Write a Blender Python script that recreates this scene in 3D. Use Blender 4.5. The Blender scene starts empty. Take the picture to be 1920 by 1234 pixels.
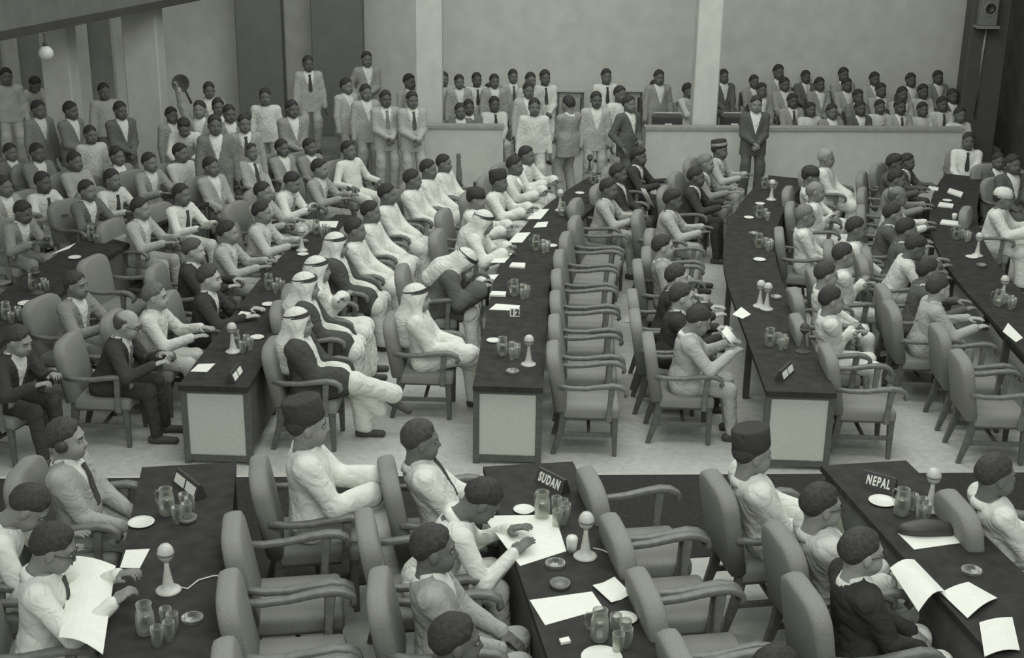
import bpy, bmesh, math, random
import numpy as np
from mathutils import Vector, Matrix

random.seed(7)
scene = bpy.context.scene
COL = scene.collection

# ------------------------------------------------------------------ camera
CAM_H, FPX, PITCH, ROLL = 5.1, 2495.0, math.radians(19.15), 0.015
_F = Vector((0, math.cos(PITCH), -math.sin(PITCH)))
_u0 = Vector((0, math.sin(PITCH), math.cos(PITCH)))
_r0 = Vector((1, 0, 0))
_R = _r0 * math.cos(ROLL) + _u0 * math.sin(ROLL)
_U = -_r0 * math.sin(ROLL) + _u0 * math.cos(ROLL)
cam_data = bpy.data.cameras.new('camera')
cam_data.sensor_fit = 'HORIZONTAL'; cam_data.sensor_width = 36.0
cam_data.lens = 36.0 * FPX / 1920.0
cam_data.clip_end = 200
cam = bpy.data.objects.new('camera', cam_data)
M = Matrix.Identity(4)
for i in range(3):
    M[i][0] = _R[i]; M[i][1] = _U[i]; M[i][2] = -_F[i]
M[2][3] = CAM_H
cam.matrix_world = M
COL.objects.link(cam)
scene.camera = cam

# ------------------------------------------------------------------ world, lamps, exposure
world = bpy.data.worlds.new('hall_world'); scene.world = world
world.use_nodes = True
world.node_tree.nodes['Background'].inputs[0].default_value = (0.99, 1.0, 0.985, 1)
world.node_tree.nodes['Background'].inputs[1].default_value = 0.78

def area(name, loc, target, sx, sy, power):
    d = bpy.data.lights.new(name, 'AREA'); d.shape = 'RECTANGLE'
    d.size, d.size_y, d.energy = sx, sy, power
    d.color = (0.99, 1.0, 0.975)
    o = bpy.data.objects.new(name, d); COL.objects.link(o)
    o.location = loc
    o.rotation_euler = (Vector(target) - Vector(loc)).to_track_quat('-Z', 'Y').to_euler()
    return o
area('unseen_area_light', (0.8, 9.5, 8.5), (0.9, 10.5, 0), 7, 4, 560)
area('unseen_area_light', (2.0, 16.0, 8.5), (2.0, 16.8, 0), 8, 5, 760)
area('unseen_area_light', (-1.5, 20.5, 7.5), (-1.5, 26.6, 2.0), 16, 2, 300)  # added wash light, out of view, aimed to brighten the back wall
area('unseen_area_light', (0.6, 1.5, 7.5), (0.6, 9.0, 0.5), 7, 3, 620)  # added front fill above the camera, lifts the camera-facing sides
vs = scene.view_settings
vs.view_transform = 'Standard'; vs.look = 'None'; vs.gamma = 1.0; vs.exposure = -0.95
vs.use_curve_mapping = False

def at(px, py, z=0.0):
    """point of the hall at height z seen at pixel (px, py) of the 1920x1234 frame"""
    d = _F * FPX + _R * (px - 960) - _U * (py - 617)
    t = (z - CAM_H) / d.z
    return Vector((0, 0, CAM_H)) + d * t

# ------------------------------------------------------------------ materials
TINT = (0.965, 1.0, 0.905)
_mats = {}
def mat(v, rough=0.8, grain=0.10, scale=60.0, kind='cloth', bump=0.0):
    v = v * 1.0 + 0.020
    key = (round(v, 3), rough, grain, scale, kind, bump)
    if key in _mats: return _mats[key]
    m = bpy.data.materials.new('%s_%d' % (kind, round(v * 1000)))
    m.use_nodes = True
    nt = m.node_tree; N = nt.nodes; L = nt.links
    b = N['Principled BSDF']
    b.inputs['Roughness'].default_value = rough
    b.inputs['Specular IOR Level'].default_value = 0.12 if rough > 0.7 else 0.25 if rough > 0.5 else 0.5
    tc = N.new('ShaderNodeTexCoord')
    nz = N.new('ShaderNodeTexNoise'); nz.inputs['Scale'].default_value = scale
    nz.inputs['Detail'].default_value = 3.0
    L.new(tc.outputs['Object'], nz.inputs['Vector'])
    cr = N.new('ShaderNodeValToRGB')
    lo, hi = v * (1 - grain), v * (1 + grain)
    cr.color_ramp.elements[0].position = 0.3; cr.color_ramp.elements[1].position = 0.7
    cr.color_ramp.elements[0].color = (lo * TINT[0], lo * TINT[1], lo * TINT[2], 1)
    cr.color_ramp.elements[1].color = (hi * TINT[0], hi * TINT[1], hi * TINT[2], 1)
    L.new(nz.outputs['Fac'], cr.inputs['Fac'])
    L.new(cr.outputs['Color'], b.inputs['Base Color'])
    if bump:
        bp = N.new('ShaderNodeBump'); bp.inputs['Strength'].default_value = bump
        bp.inputs['Distance'].default_value = 0.01
        L.new(nz.outputs['Fac'], bp.inputs['Height']); L.new(bp.outputs['Normal'], b.inputs['Normal'])
    _mats[key] = m
    return m
def cloth(v):
    new = (round(round(v, 2) + 0.020, 3), 0.95, 0.05, 150.0, 'cloth', 0.12) not in _mats
    m = mat(round(v, 2), 0.95, 0.05, 150.0, 'cloth', 0.12)
    if new:
        N = m.node_tree.nodes; L = m.node_tree.links
        bp = next(n for n in N if n.bl_idname == 'ShaderNodeBump')
        tc = next(n for n in N if n.bl_idname == 'ShaderNodeTexCoord')
        n2 = N.new('ShaderNodeTexNoise'); n2.inputs['Scale'].default_value = 7.0; n2.inputs['Distortion'].default_value = 2.2; n2.inputs['Detail'].default_value = 1.5
        b2 = N.new('ShaderNodeBump'); b2.inputs['Strength'].default_value = 0.55; b2.inputs['Distance'].default_value = 0.035
        L.new(tc.outputs['Object'], n2.inputs['Vector']); L.new(n2.outputs['Fac'], b2.inputs['Height']); L.new(b2.outputs['Normal'], bp.inputs['Normal'])
    return m
def skin(v): return mat(v * (1.35 if v < .2 else 1.15) + .012, 0.6, 0.10, 35.0, 'skin')
def hairm(v): return mat(v * .8, 0.7, 0.3, 60.0, 'hair', 0.3)
M_WOOD = mat(0.11, 0.55, 0.18, 25.0, 'dark_wood')
M_ARM = mat(0.15, 0.5, 0.18, 25.0, 'arm_wood')
M_FAB = mat(0.25, 0.95, 0.14, 170.0, 'chair_fabric', 0.5)
M_TOP = mat(0.022, 0.75, 0.22, 9.0, 'table_top')
M_FRAME = mat(0.095, 0.6, 0.15, 20.0, 'table_frame')
M_PANEL = mat(0.53, 0.9, 0.06, 60.0, 'light_panel', 0.2)
M_PAPER = mat(0.80, 0.9, 0.03, 20.0, 'paper')
M_CHINA = mat(0.74, 0.35, 0.03, 20.0, 'china')
M_MIC = mat(0.55, 0.4, 0.08, 40.0, 'microphone_metal')
M_BLACK = mat(0.03, 0.5, 0.1, 40.0, 'black')
M_DARK = mat(0.06, 0.6, 0.15, 40.0, 'dark')
M_EYEW = mat(0.30, 0.3, 0.02, 40.0, 'eye_white')
def glass_mat():
    m = bpy.data.materials.new('clear_glass'); m.use_nodes = True
    nt = m.node_tree; N = nt.nodes; L = nt.links
    out = N['Material Output']; N.remove(N['Principled BSDF'])
    tr = N.new('ShaderNodeBsdfTransparent'); tr.inputs[0].default_value = (0.93, 0.94, 0.92, 1)
    gl = N.new('ShaderNodeBsdfGlossy'); gl.inputs['Roughness'].default_value = 0.2; gl.inputs[0].default_value = (.9, .92, .86, 1)
    df = N.new('ShaderNodeBsdfDiffuse'); df.inputs[0].default_value = (0.62, 0.64, 0.59, 1)
    fr = N.new('ShaderNodeLayerWeight'); fr.inputs['Blend'].default_value = 0.45
    m1 = N.new('ShaderNodeMixShader'); m1.inputs[0].default_value = 0.45
    L.new(gl.outputs[0], m1.inputs[1]); L.new(df.outputs[0], m1.inputs[2])
    m2 = N.new('ShaderNodeMixShader')
    L.new(fr.outputs['Facing'], m2.inputs[0]); L.new(tr.outputs[0], m2.inputs[1]); L.new(m1.outputs[0], m2.inputs[2])
    L.new(m2.outputs[0], out.inputs['Surface'])
    return m
M_GLASS = glass_mat()

# ------------------------------------------------------------------ object helpers
def mesh_from(name, V, Fq, smooth=True):
    me = bpy.data.meshes.new(name)
    if isinstance(V, np.ndarray) and isinstance(Fq, np.ndarray):
        n, k = Fq.shape
        me.vertices.add(len(V)); me.vertices.foreach_set('co', V.astype(np.float32).ravel())
        me.loops.add(n * k); me.loops.foreach_set('vertex_index', Fq.astype(np.int32).ravel())
        me.polygons.add(n)
        me.polygons.foreach_set('loop_start', np.arange(0, n * k, k, dtype=np.int32))
        me.polygons.foreach_set('loop_total', np.full(n, k, dtype=np.int32))
        me.update(calc_edges=True)
    else:
        me.from_pydata(V, [], Fq)
    me.polygons.foreach_set('use_smooth', [smooth] * len(me.polygons))
    me.materials.append(None)
    return me
def obj(name, me, m=None, parent=None, mw=None):
    o = bpy.data.objects.new(name, me); COL.objects.link(o)
    if parent is not None: o.parent = parent
    if mw is not None: o.matrix_local = mw
    if m is not None:
        o.material_slots[0].link = 'OBJECT'; o.material_slots[0].material = m
    return o
def empty(name, loc, rz=0.0, s=1.0):
    o = bpy.data.objects.new(name, None); COL.objects.link(o)
    o.location = loc; o.rotation_euler = (0, 0, rz); o.scale = (s, s, s)
    o.empty_display_size = 0.1
    return o
def tag(o, label, cat, group=None):
    o['label'] = label; o['category'] = cat
    if group: o['group'] = group
    return o
def struct(o, label=None):
    o['kind'] = 'structure'
    if label: o['label'] = label
    return o

class MB:
    def __init__(s): s.v = []; s.f = []
    def add(s, v, f, mx=None):
        b = len(s.v)
        s.v += [tuple(mx @ Vector(p)) if mx is not None else tuple(p) for p in v]
        s.f += [tuple(i + b for i in q) for q in f]
        return s
    def box(s, x0, x1, y0, y1, z0, z1, bev=0.0, seg=2, mx=None):
        bm = bmesh.new()
        bmesh.ops.create_cube(bm, size=1.0)
        for v in bm.verts:
            v.co = Vector((x0 + (v.co.x + .5) * (x1 - x0), y0 + (v.co.y + .5) * (y1 - y0), z0 + (v.co.z + .5) * (z1 - z0)))
        if bev: bmesh.ops.bevel(bm, geom=bm.edges[:], offset=bev, segments=seg, affect='EDGES', profile=0.5)
        bm.verts.index_update()
        s.add([v.co for v in bm.verts], [[v.index for v in f.verts] for f in bm.faces], mx)
        bm.free(); return s
    def lathe(s, prof, n=20, mx=None, closed=False):
        v = []; f = []
        m = len(prof)
        for r, z in prof:
            for k in range(n):
                a = 2 * math.pi * k / n; v.append((r * math.cos(a), r * math.sin(a), z))
        for i in range(m - 1 if not closed else m):
            j = (i + 1) % m
            for k in range(n):
                k2 = (k + 1) % n
                f.append((i * n + k, i * n + k2, j * n + k2, j * n + k))
        if not closed:
            if prof[0][0] > 1e-4: f.append(tuple(range(n - 1, -1, -1)))
            if prof[-1][0] > 1e-4: f.append(tuple((m - 1) * n + k for k in range(n)))
        return s.add(v, f, mx)
    def tube(s, pts, r, n=8, cap=True):
        pts = [Vector(p) for p in pts]; v = []; f = []
        rs = r if isinstance(r, (list, tuple)) else [r] * len(pts)
        for i, p in enumerate(pts):
            t = (pts[min(i + 1, len(pts) - 1)] - pts[max(i - 1, 0)]).normalized()
            a = t.cross(Vector((0, 0, 1)))
            if a.length < 1e-3: a = t.cross(Vector((0, 1, 0)))
            a.normalize(); b = t.cross(a)
            for k in range(n):
                q = 2 * math.pi * k / n
                v.append(p + (a * math.cos(q) + b * math.sin(q)) * rs[i])
        for i in range(len(pts) - 1):
            for k in range(n):
                k2 = (k + 1) % n
                f.append((i * n + k, i * n + k2, (i + 1) * n + k2, (i + 1) * n + k))
        if cap: f.append(tuple(range(n - 1, -1, -1))); f.append(tuple((len(pts) - 1) * n + k for k in range(n)))
        return s.add(v, f)
    def sweep(s, pts, w, h, side=Vector((0, 1, 0))):
        """rectangular bar along pts; w along side, h across; each may be a list"""
        pts = [Vector(p) for p in pts]; v = []; f = []; n = 8
        ws = w if isinstance(w, (list, tuple)) else [w] * len(pts)
        hs = h if isinstance(h, (list, tuple)) else [h] * len(pts)
        for i, p in enumerate(pts):
            t = (pts[min(i + 1, len(pts) - 1)] - pts[max(i - 1, 0)]).normalized()
            up = t.cross(side).normalized(); a, b = ws[i] / 2, hs[i] / 2; c = 0.3 * min(a, b)
            for (x, y) in ((-a + c, -b), (a - c, -b), (a, -b + c), (a, b - c), (a - c, b), (-a + c, b), (-a, b - c), (-a, -b + c)):
                v.append(p + side * x + up * y)
        for i in range(len(pts) - 1):
            for k in range(n):
                k2 = (k + 1) % n
                f.append((i * n + k, (i + 1) * n + k, (i + 1) * n + k2, i * n + k2))
        f.append(tuple(range(n))); f.append(tuple((len(pts) - 1) * n + k for k in range(n - 1, -1, -1)))
        return s.add(v, f)
    def mesh(s, name, smooth=False):
        me = mesh_from(name, s.v, s.f, smooth)
        return me
def fix_normals(me):
    bm = bmesh.new(); bm.from_mesh(me); bmesh.ops.recalc_face_normals(bm, faces=bm.faces[:]); bm.to_mesh(me); bm.free(); return me

# ------------------------------------------------------------------ the layout of the hall
def bend(y):   return 0.04 * (y - 11) + 0.036 * max(0.0, y - 13.8) ** 2     # the long tables curve
def slope(y):  return 0.04 + 0.072 * max(0.0, y - 13.8)
def face_mid(y): return -math.atan(slope(y))
FG_SLOPE = -0.17
FACE_FG = math.atan(0.17)

# ------------------------------------------------------------------ setting
fl = MB().box(-16, 14, 1.5, 31, -0.2, 0.0)
struct(obj('floor', fl.mesh('floor'), mat(0.44, 0.85, 0.10, 14.0, 'floor', 0.1)))

def poly_slab(pts, z0, z1):
    n = len(pts)
    v = [(p[0], p[1], z0) for p in pts] + [(p[0], p[1], z1) for p in pts]
    f = [tuple(range(n - 1, -1, -1)), tuple(range(n, 2 * n))] + [(i, (i + 1) % n, n + (i + 1) % n, n + i) for i in range(n)]
    return fix_normals(MB().add(v, f).mesh('slab'))
FGZ = 0.5       # the front block stands on a higher level
ed = [at(-400, 896, FGZ), at(2400, 884, FGZ)]
struct(obj('floor_front', poly_slab([ed[0][:2], ed[1][:2], (7.5, 1.5), (-7.5, 1.5)], 0.0, FGZ), mat(0.44, 0.85, 0.10, 14.0, 'floor', 0.1)))
cp = [ed[0] + Vector((.5, -.03, 0)), ed[1] + Vector((-.5, -.03, 0)), at(2380, 1000, FGZ), at(1330, 1044, FGZ), at(640, 1100, FGZ), at(-160, 1160, FGZ)]
tag(obj('carpet_runner', poly_slab([(p.x, p.y) for p in cp], FGZ, FGZ + 0.008), mat(0.016, 0.95, 0.2, 40.0, 'dark_carpet', 0.4)),
    'dark carpet running across the aisle between front and middle tables', 'carpet')
ps = [at(1171, 606), at(1224, 606), at(1224, 600), at(1171, 600)]
tag(obj('floor_strip', poly_slab([(p.x, p.y) for p in ps], 0.0, 0.015), M_PANEL),
    'short white strip lying on floor beside the row of empty armchairs', 'strip')

M_WALL = mat(0.60, 0.9, 0.07, 3.0, 'back_wall')
M_PARA = mat(0.52, 0.9, 0.06, 5.0, 'parapet')
BW = 26.6
struct(obj('wall_back', MB().box(-7.6, 10.2, BW, BW + 0.3, 0, 6.5).mesh('wall_back'), M_WALL))
# right wall, dark
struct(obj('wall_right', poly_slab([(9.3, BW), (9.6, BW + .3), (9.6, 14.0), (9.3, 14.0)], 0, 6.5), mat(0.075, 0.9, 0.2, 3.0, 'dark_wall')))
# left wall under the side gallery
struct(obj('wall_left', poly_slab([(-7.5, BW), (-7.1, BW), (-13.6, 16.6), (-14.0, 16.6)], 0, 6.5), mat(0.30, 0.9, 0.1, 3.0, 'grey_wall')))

def column(px0, px1, y, z0, z1, v, depth, label, name='column', cap=False):
    pm = at(0.5 * (px0 + px1), 150, 0)
    # solve lateral position at distance y for mid height
    def xat(px, zz):
        # march along the pixel ray of column px at world distance y
        d = _F * FPX + _R * (px - 960) - _U * (150 - 617)
        return d.x * (y / d.y)
    x0, x1 = xat(px0, 0), xat(px1, 0)
    t = empty(name, ((x0 + x1) / 2, y, z0))
    hw = (x1 - x0) / 2
    b = MB().box(-hw, hw, 0, depth, 0, z1 - z0, 0.02, 1)
    obj('shaft', b.mesh('shaft'), mat(v, 0.9, 0.07, 4.0, 'column'), t)
    k = MB().box(-hw - .03, hw + .03, -.03, depth + .03, 0, .12, 0.01, 1)
    obj('plinth', k.mesh('plinth'), mat(v * .8, 0.9, 0.07, 4.0, 'column'), t)
    tag(t, label, 'column', 'columns of the hall')
    return t, x0, x1
column(235, 299, 22.3, 0, 2.90, 0.56, 0.5, 'pale column at the left carrying the side gallery, standing among the crowd')
column(80, 133, 20.6, 0, 2.90, 0.52, 0.45, 'leftmost pale column below the side gallery edge')
cL = column(779, 829, 22.35, 0, 6.5, 0.56, 0.45, 'pale square column rising behind the left end of the parapet')
cR = column(1303, 1349, 22.5, 0, 6.5, 0.60, 0.45, 'pale square column standing behind the right parapet')
column(446, 531, 25.6, 0, 6.5, 0.17, 0.4, 'left of the two dark pillars before the bright back wall')
column(586, 681, 25.6, 0, 6.5, 0.17, 0.4, 'wider right one of the two dark pillars before the bright back wall')
cD, dx0, dx1 = column(1808, 1880, 24.3, 0, 6.5, 0.075, 0.4, 'dark pillar at the right carrying the loudspeaker')
# lighter panels on the left wall
LS = 0.65
def left_wall_x(y): return -7.1 - (BW - y) * LS
for i, (pa, pb, v) in enumerate(((135, 166, .66), (214, 236, .66), (8, 34, .55))):
    ys = []
    for px in (pa, pb):
        d = _F * FPX + _R * (px - 960) - _U * (150 - 617)
        # intersect the vertical ray plane with the left wall line
        k = d.x / d.y
        y = (-7.1 - BW * LS) / (k - LS); ys.append(y)
    y0, y1 = min(ys), max(ys)
    p = poly_slab([(left_wall_x(y0), y0), (left_wall_x(y1), y1), (left_wall_x(y1) + .07, y1 - .05), (left_wall_x(y0) + .07, y0 - .05)], 0.0, 3.6)
    struct(obj('window_%d' % (i + 1), p, mat(v, 0.9, 0.06, 4.0, 'bright_opening')), 'tall pale opening in the grey left wall')

# side gallery front along the left
g0, g1 = at(-40, 76, 2.95), at(330, 3, 2.95)
gd = (g1 - g0).normalized(); gn = Vector((-gd.y, gd.x, 0))
ga, gb = g0 - gd * 2, g1 + gd * 2.3
gal = empty('side_gallery', (0, 0, 0))
obj('gallery_front', poly_slab([ga[:2], gb[:2], (gb + gn * .3)[:2], (ga + gn * .3)[:2]], 2.95, 5.2), mat(0.17, 0.9, 0.1, 4.0, 'gallery'), gal)
obj('gallery_floor', poly_slab([(ga + gn * .3)[:2], (gb + gn * .3)[:2], (gb + gn * 1.3)[:2], (ga + gn * 1.3)[:2]], 2.95, 3.15), mat(0.18, 0.9, 0.1, 4.0, 'gallery'), gal)
e0, e1 = ga - gn * .04, gb - gn * .04
obj('lower_edge', poly_slab([e0[:2], e1[:2], (e1 + gn * .10)[:2], (e0 + gn * .10)[:2]], 2.90, 3.01), mat(0.06, 0.8, 0.1, 4.0, 'gallery_edge'), gal)
tag(gal, 'grey side gallery front with a dark lower edge at upper left', 'gallery')
lp = g0 + (g1 - g0) * 0.27
lamp = empty('globe_lamp', (lp.x + .03, lp.y - .06, 2.62))
gl = MB().lathe([(0.001, -.1)] + [(.1 * math.sin(a), -.1 * math.cos(a)) for a in [i * math.pi / 10 for i in range(1, 10)]] + [(0.001, .1)], 16)
obj('globe', gl.mesh('globe', True), M_CHINA, lamp)
obj('holder', MB().lathe([(.03, .09), (.035, .13), (.012, .15), (.012, .26)], 10).mesh('holder', True), M_DARK, lamp)
tag(lamp, 'small white globe lamp hanging under the side gallery edge', 'lamp')

# parapet in two stretches
def parapet(p0, p1, h, label):
    d = (p1 - p0).normalized(); n = Vector((-d.y, d.x, 0))
    t = empty('parapet', (0, 0, 0))
    obj('wall_face', poly_slab([p0[:2], p1[:2], (p1 + n * .16)[:2], (p0 + n * .16)[:2]], 0, h - .05), M_PARA, t)
    a, b = p0 - n * .03 - d * .02, p1 - n * .03 + d * .02
    obj('cap_rail', poly_slab([a[:2], b[:2], (b + n * .25)[:2], (a + n * .25)[:2]], h - .05, h), mat(0.30, .7, .1, 8., 'cap_rail'), t)
    tag(t, label, 'parapet')
parapet(at(690, 234, 1.02), at(944, 236, 1.02), 1.02, 'pale solid parapet left of the gap, below the left column')
parapet(at(1212, 238, 1.02), at(1806, 241, 1.02), 1.02, 'long pale solid parapet in front of the seated onlookers')
# stepped floor behind the parapet

# loudspeaker on the dark pillar
sp = at(1852, 17, 0); d = _F * FPX + _R * (1852 - 960) - _U * (17 - 617)
ky = 24.22 / d.y; sx, sz = d.x * ky, CAM_H + d.z * ky
sk = empty('loudspeaker', (sx, 24.3, sz - .28))
obj('cabinet', MB().box(-.15, .15, -.22, 0, 0, .56, .015, 2).mesh('cabinet'), mat(0.16, .7, .1, 20., 'speaker_box'), sk)
rot = Matrix.Translation((0, -.222, .30)) @ Matrix.Rotation(math.pi / 2, 4, 'X')
obj('cone', MB().lathe([(.10, .0), (.095, .012), (.05, -.01), (.02, -.004), (.001, -.002)], 20, rot).mesh('cone', True), M_BLACK, sk)
obj('cone_ring', MB().lathe([(.10, -.005), (.12, -.005), (.12, .012), (.10, .012)], 20, rot, True).mesh('cone_ring'), mat(.24, .6, .1, 20., 'speaker_ring'), sk)
obj('shelf', MB().box(-.2, .2, -.26, 0, -.05, 0, .005, 1).mesh('shelf'), mat(.2, .7, .1, 20., 'speaker_box'), sk)
tag(sk, 'box loudspeaker with round cone mounted on the dark right pillar', 'loudspeaker')
cd = MB().tube([(sx + .04, 24.26, sz - .3), (sx + .02, 24.26, sz - .8), (sx + .03, 24.26, .9)], .02, 8)
tag(obj('conduit', cd.mesh('conduit', True), mat(.3, .6, .1, 20., 'conduit')), 'thin pale conduit running down the dark pillar from the loudspeaker', 'conduit')

# ------------------------------------------------------------------ smooth-blended solids (for bodies and clothing)
def rotm(axis, a): return np.array(Matrix.Rotation(a, 3, axis))
class Solid:
    """list of blended primitives; meshed on a grid with surface nets"""
    def __init__(s): s.p = []
    def cap(s, a, b, ra, rb, k=0.03, op=1): s.p.append(('c', np.array(a, float), np.array(b, float), ra, rb, k, op)); return s
    def ell(s, c, r, k=0.03, rot=None, op=1): s.p.append(('e', np.array(c, float), np.array(r, float), None if rot is None else np.array(rot), None, k, op)); return s
    def half(s, n, p0): s.p.append(('h', np.array(n, float), np.array(p0, float), 0, 0, 0, 0)); return s     # keep n.(p-p0) > 0
    def fn(s, f): s.p.append(('f', f, None, 0, 0, 0, 0)); return s
    @staticmethod
    def ev(p, X, Y, Z):
        if p[0] == 'c':
            a, b, ra, rb = p[1:5]; d = b - a; dd = max(d @ d, 1e-9)
            t = np.clip(((X - a[0]) * d[0] + (Y - a[1]) * d[1] + (Z - a[2]) * d[2]) / dd, 0, 1)
            return np.sqrt((X - a[0] - t * d[0]) ** 2 + (Y - a[1] - t * d[1]) ** 2 + (Z - a[2] - t * d[2]) ** 2) - (ra + (rb - ra) * t)
        c, r, R = p[1], p[2], p[3]
        x, y, z = X - c[0], Y - c[1], Z - c[2]
        if R is not None:
            x, y, z = (x * R[0, 0] + y * R[1, 0] + z * R[2, 0], x * R[0, 1] + y * R[1, 1] + z * R[2, 1], x * R[0, 2] + y * R[1, 2] + z * R[2, 2])
        k0 = np.sqrt((x / r[0]) ** 2 + (y / r[1]) ** 2 + (z / r[2]) ** 2)
        k1 = np.sqrt((x / r[0] ** 2) ** 2 + (y / r[1] ** 2) ** 2 + (z / r[2] ** 2) ** 2)
        return k0 * (k0 - 1) / np.maximum(k1, 1e-6)
    def bounds(s):
        lo = np.full(3, 9.); hi = -lo
        for p in s.p:
            if p[6] != 1: continue
            if p[0] == 'c':
                m = max(p[3], p[4]); lo = np.minimum(lo, np.minimum(p[1], p[2]) - m); hi = np.maximum(hi, np.maximum(p[1], p[2]) + m)
            elif p[0] == 'e':
                m = p[2] if p[3] is None else np.full(3, p[2].max()); lo = np.minimum(lo, p[1] - m); hi = np.maximum(hi, p[1] + m)
        return lo, hi
    def mesh(s, h, box=None):
        lo, hi = s.bounds()
        if box is not None: lo, hi = np.maximum(lo, box[0]), np.minimum(hi, box[1])
        lo = lo - 2.2 * h; hi = hi + 2.2 * h
        n = np.ceil((hi - lo) / h).astype(int) + 1
        ax = [lo[i] + h * np.arange(n[i]) for i in range(3)]
        F = np.full(n, 0.15)
        for p in s.p:
            if p[0] == 'h':
                nrm = p[1] / np.linalg.norm(p[1])
                v = -(nrm[0] * (ax[0][:, None, None] - p[2][0]) + nrm[1] * (ax[1][None, :, None] - p[2][1]) + nrm[2] * (ax[2][None, None, :] - p[2][2]))
                F = np.maximum(F, v); continue
            if p[0] == 'f':
                F = p[1](F, ax[0][:, None, None], ax[1][None, :, None], ax[2][None, None, :]); continue
            k = p[5]; pad = k + 3 * h
            if p[0] == 'c': m = max(p[3], p[4]); l = np.minimum(p[1], p[2]) - m - pad; u = np.maximum(p[1], p[2]) + m + pad
            else: m = p[2] if p[3] is None else np.full(3, p[2].max()); l = p[1] - m - pad; u = p[1] + m + pad
            i0 = np.clip(np.floor((l - lo) / h).astype(int), 0, n); i1 = np.clip(np.ceil((u - lo) / h).astype(int) + 1, 0, n)
            if (i1 <= i0).any(): continue
            sl = tuple(slice(i0[j], i1[j]) for j in range(3))
            v = Solid.ev(p, ax[0][sl[0]][:, None, None], ax[1][sl[1]][None, :, None], ax[2][sl[2]][None, None, :])
            A = F[sl]
            if p[6] == 1:
                q = np.clip(.5 + .5 * (v - A) / k, 0, 1); F[sl] = v * (1 - q) + A * q - k * q * (1 - q)
            else:
                v = -v; q = np.clip(.5 - .5 * (v - A) / k, 0, 1); F[sl] = v * (1 - q) + A * q + k * q * (1 - q)
        return nets(F, lo, h)
def nets(F, lo, h):
    sg = F < 0
    n = np.array(F.shape) - 1
    S = np.zeros(tuple(n) + (3,)); C = np.zeros(tuple(n))
    corners = [(0, 0, 0), (1, 0, 0), (0, 1, 0), (1, 1, 0), (0, 0, 1), (1, 0, 1), (0, 1, 1), (1, 1, 1)]
    tot = sum(sg[c[0]:c[0] + n[0], c[1]:c[1] + n[1], c[2]:c[2] + n[2]].astype(np.int8) for c in corners)
    act = np.argwhere((tot > 0) & (tot < 8))
    if len(act) == 0: return np.zeros((0, 3)), np.zeros((0, 4), int)
    vals = np.stack([F[act[:, 0] + c[0], act[:, 1] + c[1], act[:, 2] + c[2]] for c in corners], 1)
    P = np.zeros((len(act), 3)); K = np.zeros(len(act))
    ca = np.array(corners, float)
    for a in range(8):
        for b in range(a + 1, 8):
            if abs(ca[a] - ca[b]).sum() != 1: continue
            va, vb = vals[:, a], vals[:, b]
            m = (va < 0) != (vb < 0)
            t = np.where(m, va / np.where(m, va - vb, 1), 0)
            P += np.where(m[:, None], ca[a] + t[:, None] * (ca[b] - ca[a]), 0); K += m
    V = lo + (act + P / K[:, None]) * h
    idx = -np.ones(tuple(n), int); idx[act[:, 0], act[:, 1], act[:, 2]] = np.arange(len(act))
    Q = []
    for ax_ in range(3):
        o1, o2 = (ax_ + 1) % 3, (ax_ + 2) % 3
        sa = [slice(None)] * 3; sb = [slice(None)] * 3
        sa[ax_] = slice(0, -1); sb[ax_] = slice(1, None)
        A, B = sg[tuple(sa)], sg[tuple(sb)]
        e = np.argwhere(A != B)
        ok = (e[:, o1] > 0) & (e[:, o2] > 0) & (e[:, o1] < F.shape[o1] - 1) & (e[:, o2] < F.shape[o2] - 1)
        e = e[ok]; fl_ = A[e[:, 0], e[:, 1], e[:, 2]]
        u1 = np.zeros(3, int); u1[o1] = 1; u2 = np.zeros(3, int); u2[o2] = 1
        g = lambda d: idx[(e - d)[:, 0], (e - d)[:, 1], (e - d)[:, 2]]
        q = np.stack([g(u1 + u2), g(u2), g(0 * u1), g(u1)], 1)
        q[~fl_] = q[~fl_][:, ::-1]
        Q.append(q)
    Q = np.concatenate(Q); Q = Q[(Q >= 0).all(1)]
    return V, Q
def join(parts):
    V = []; Q = []; b = 0
    for v, q in parts:
        V.append(v); Q.append(q + b); b += len(v)
    return np.concatenate(V), np.concatenate(Q)
def xf(vq, Rm, t, s=1.0, mirror=False):
    v, q = vq
    v = v.copy()
    if mirror: v[:, 1] *= -1; q = q[:, ::-1]
    return (v * s) @ np.array(Rm).T + np.array(t), q

# ---- head (origin at the top of the neck, looking along +X)
def head_solid():
    s = Solid()
    s.ell((-.012, 0, .128), (.100, .078, .100), .02)
    s.ell((.028, 0, .062), (.066, .060, .070), .045)
    s.ell((.055, 0, .022), (.036, .038, .026), .03)                   # chin
    s.cap((.060, -.036, .060), (.060, .036, .060), .030, .030, .03)    # cheeks
    s.cap((.076, -.034, .136), (.076, .034, .136), .012, .012, .02)    # brow
    for y in (-.032, .032):
        s.ell((.100, y, .113), (.022, .019, .012), .016, None, -1)     # eye sockets
        s.ell((-.004, y * 2.52, .100), (.020, .010, .033), .008)       # ears
    s.cap((.084, 0, .122), (.106, 0, .083), .009, .013, .012)          # nose
    s.cap((.094, -.012, .077), (.094, .012, .077), .009, .009, .008)
    s.cap((.086, -.016, .056), (.086, .016, .056), .007, .007, .008)   # lips
    s.cap((.084, -.014, .045), (.084, .014, .045), .008, .008, .008)
    s.cap((-.022, 0, .05), (-.034, 0, -.115), .056, .060, .03)         # neck
    return s
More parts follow.
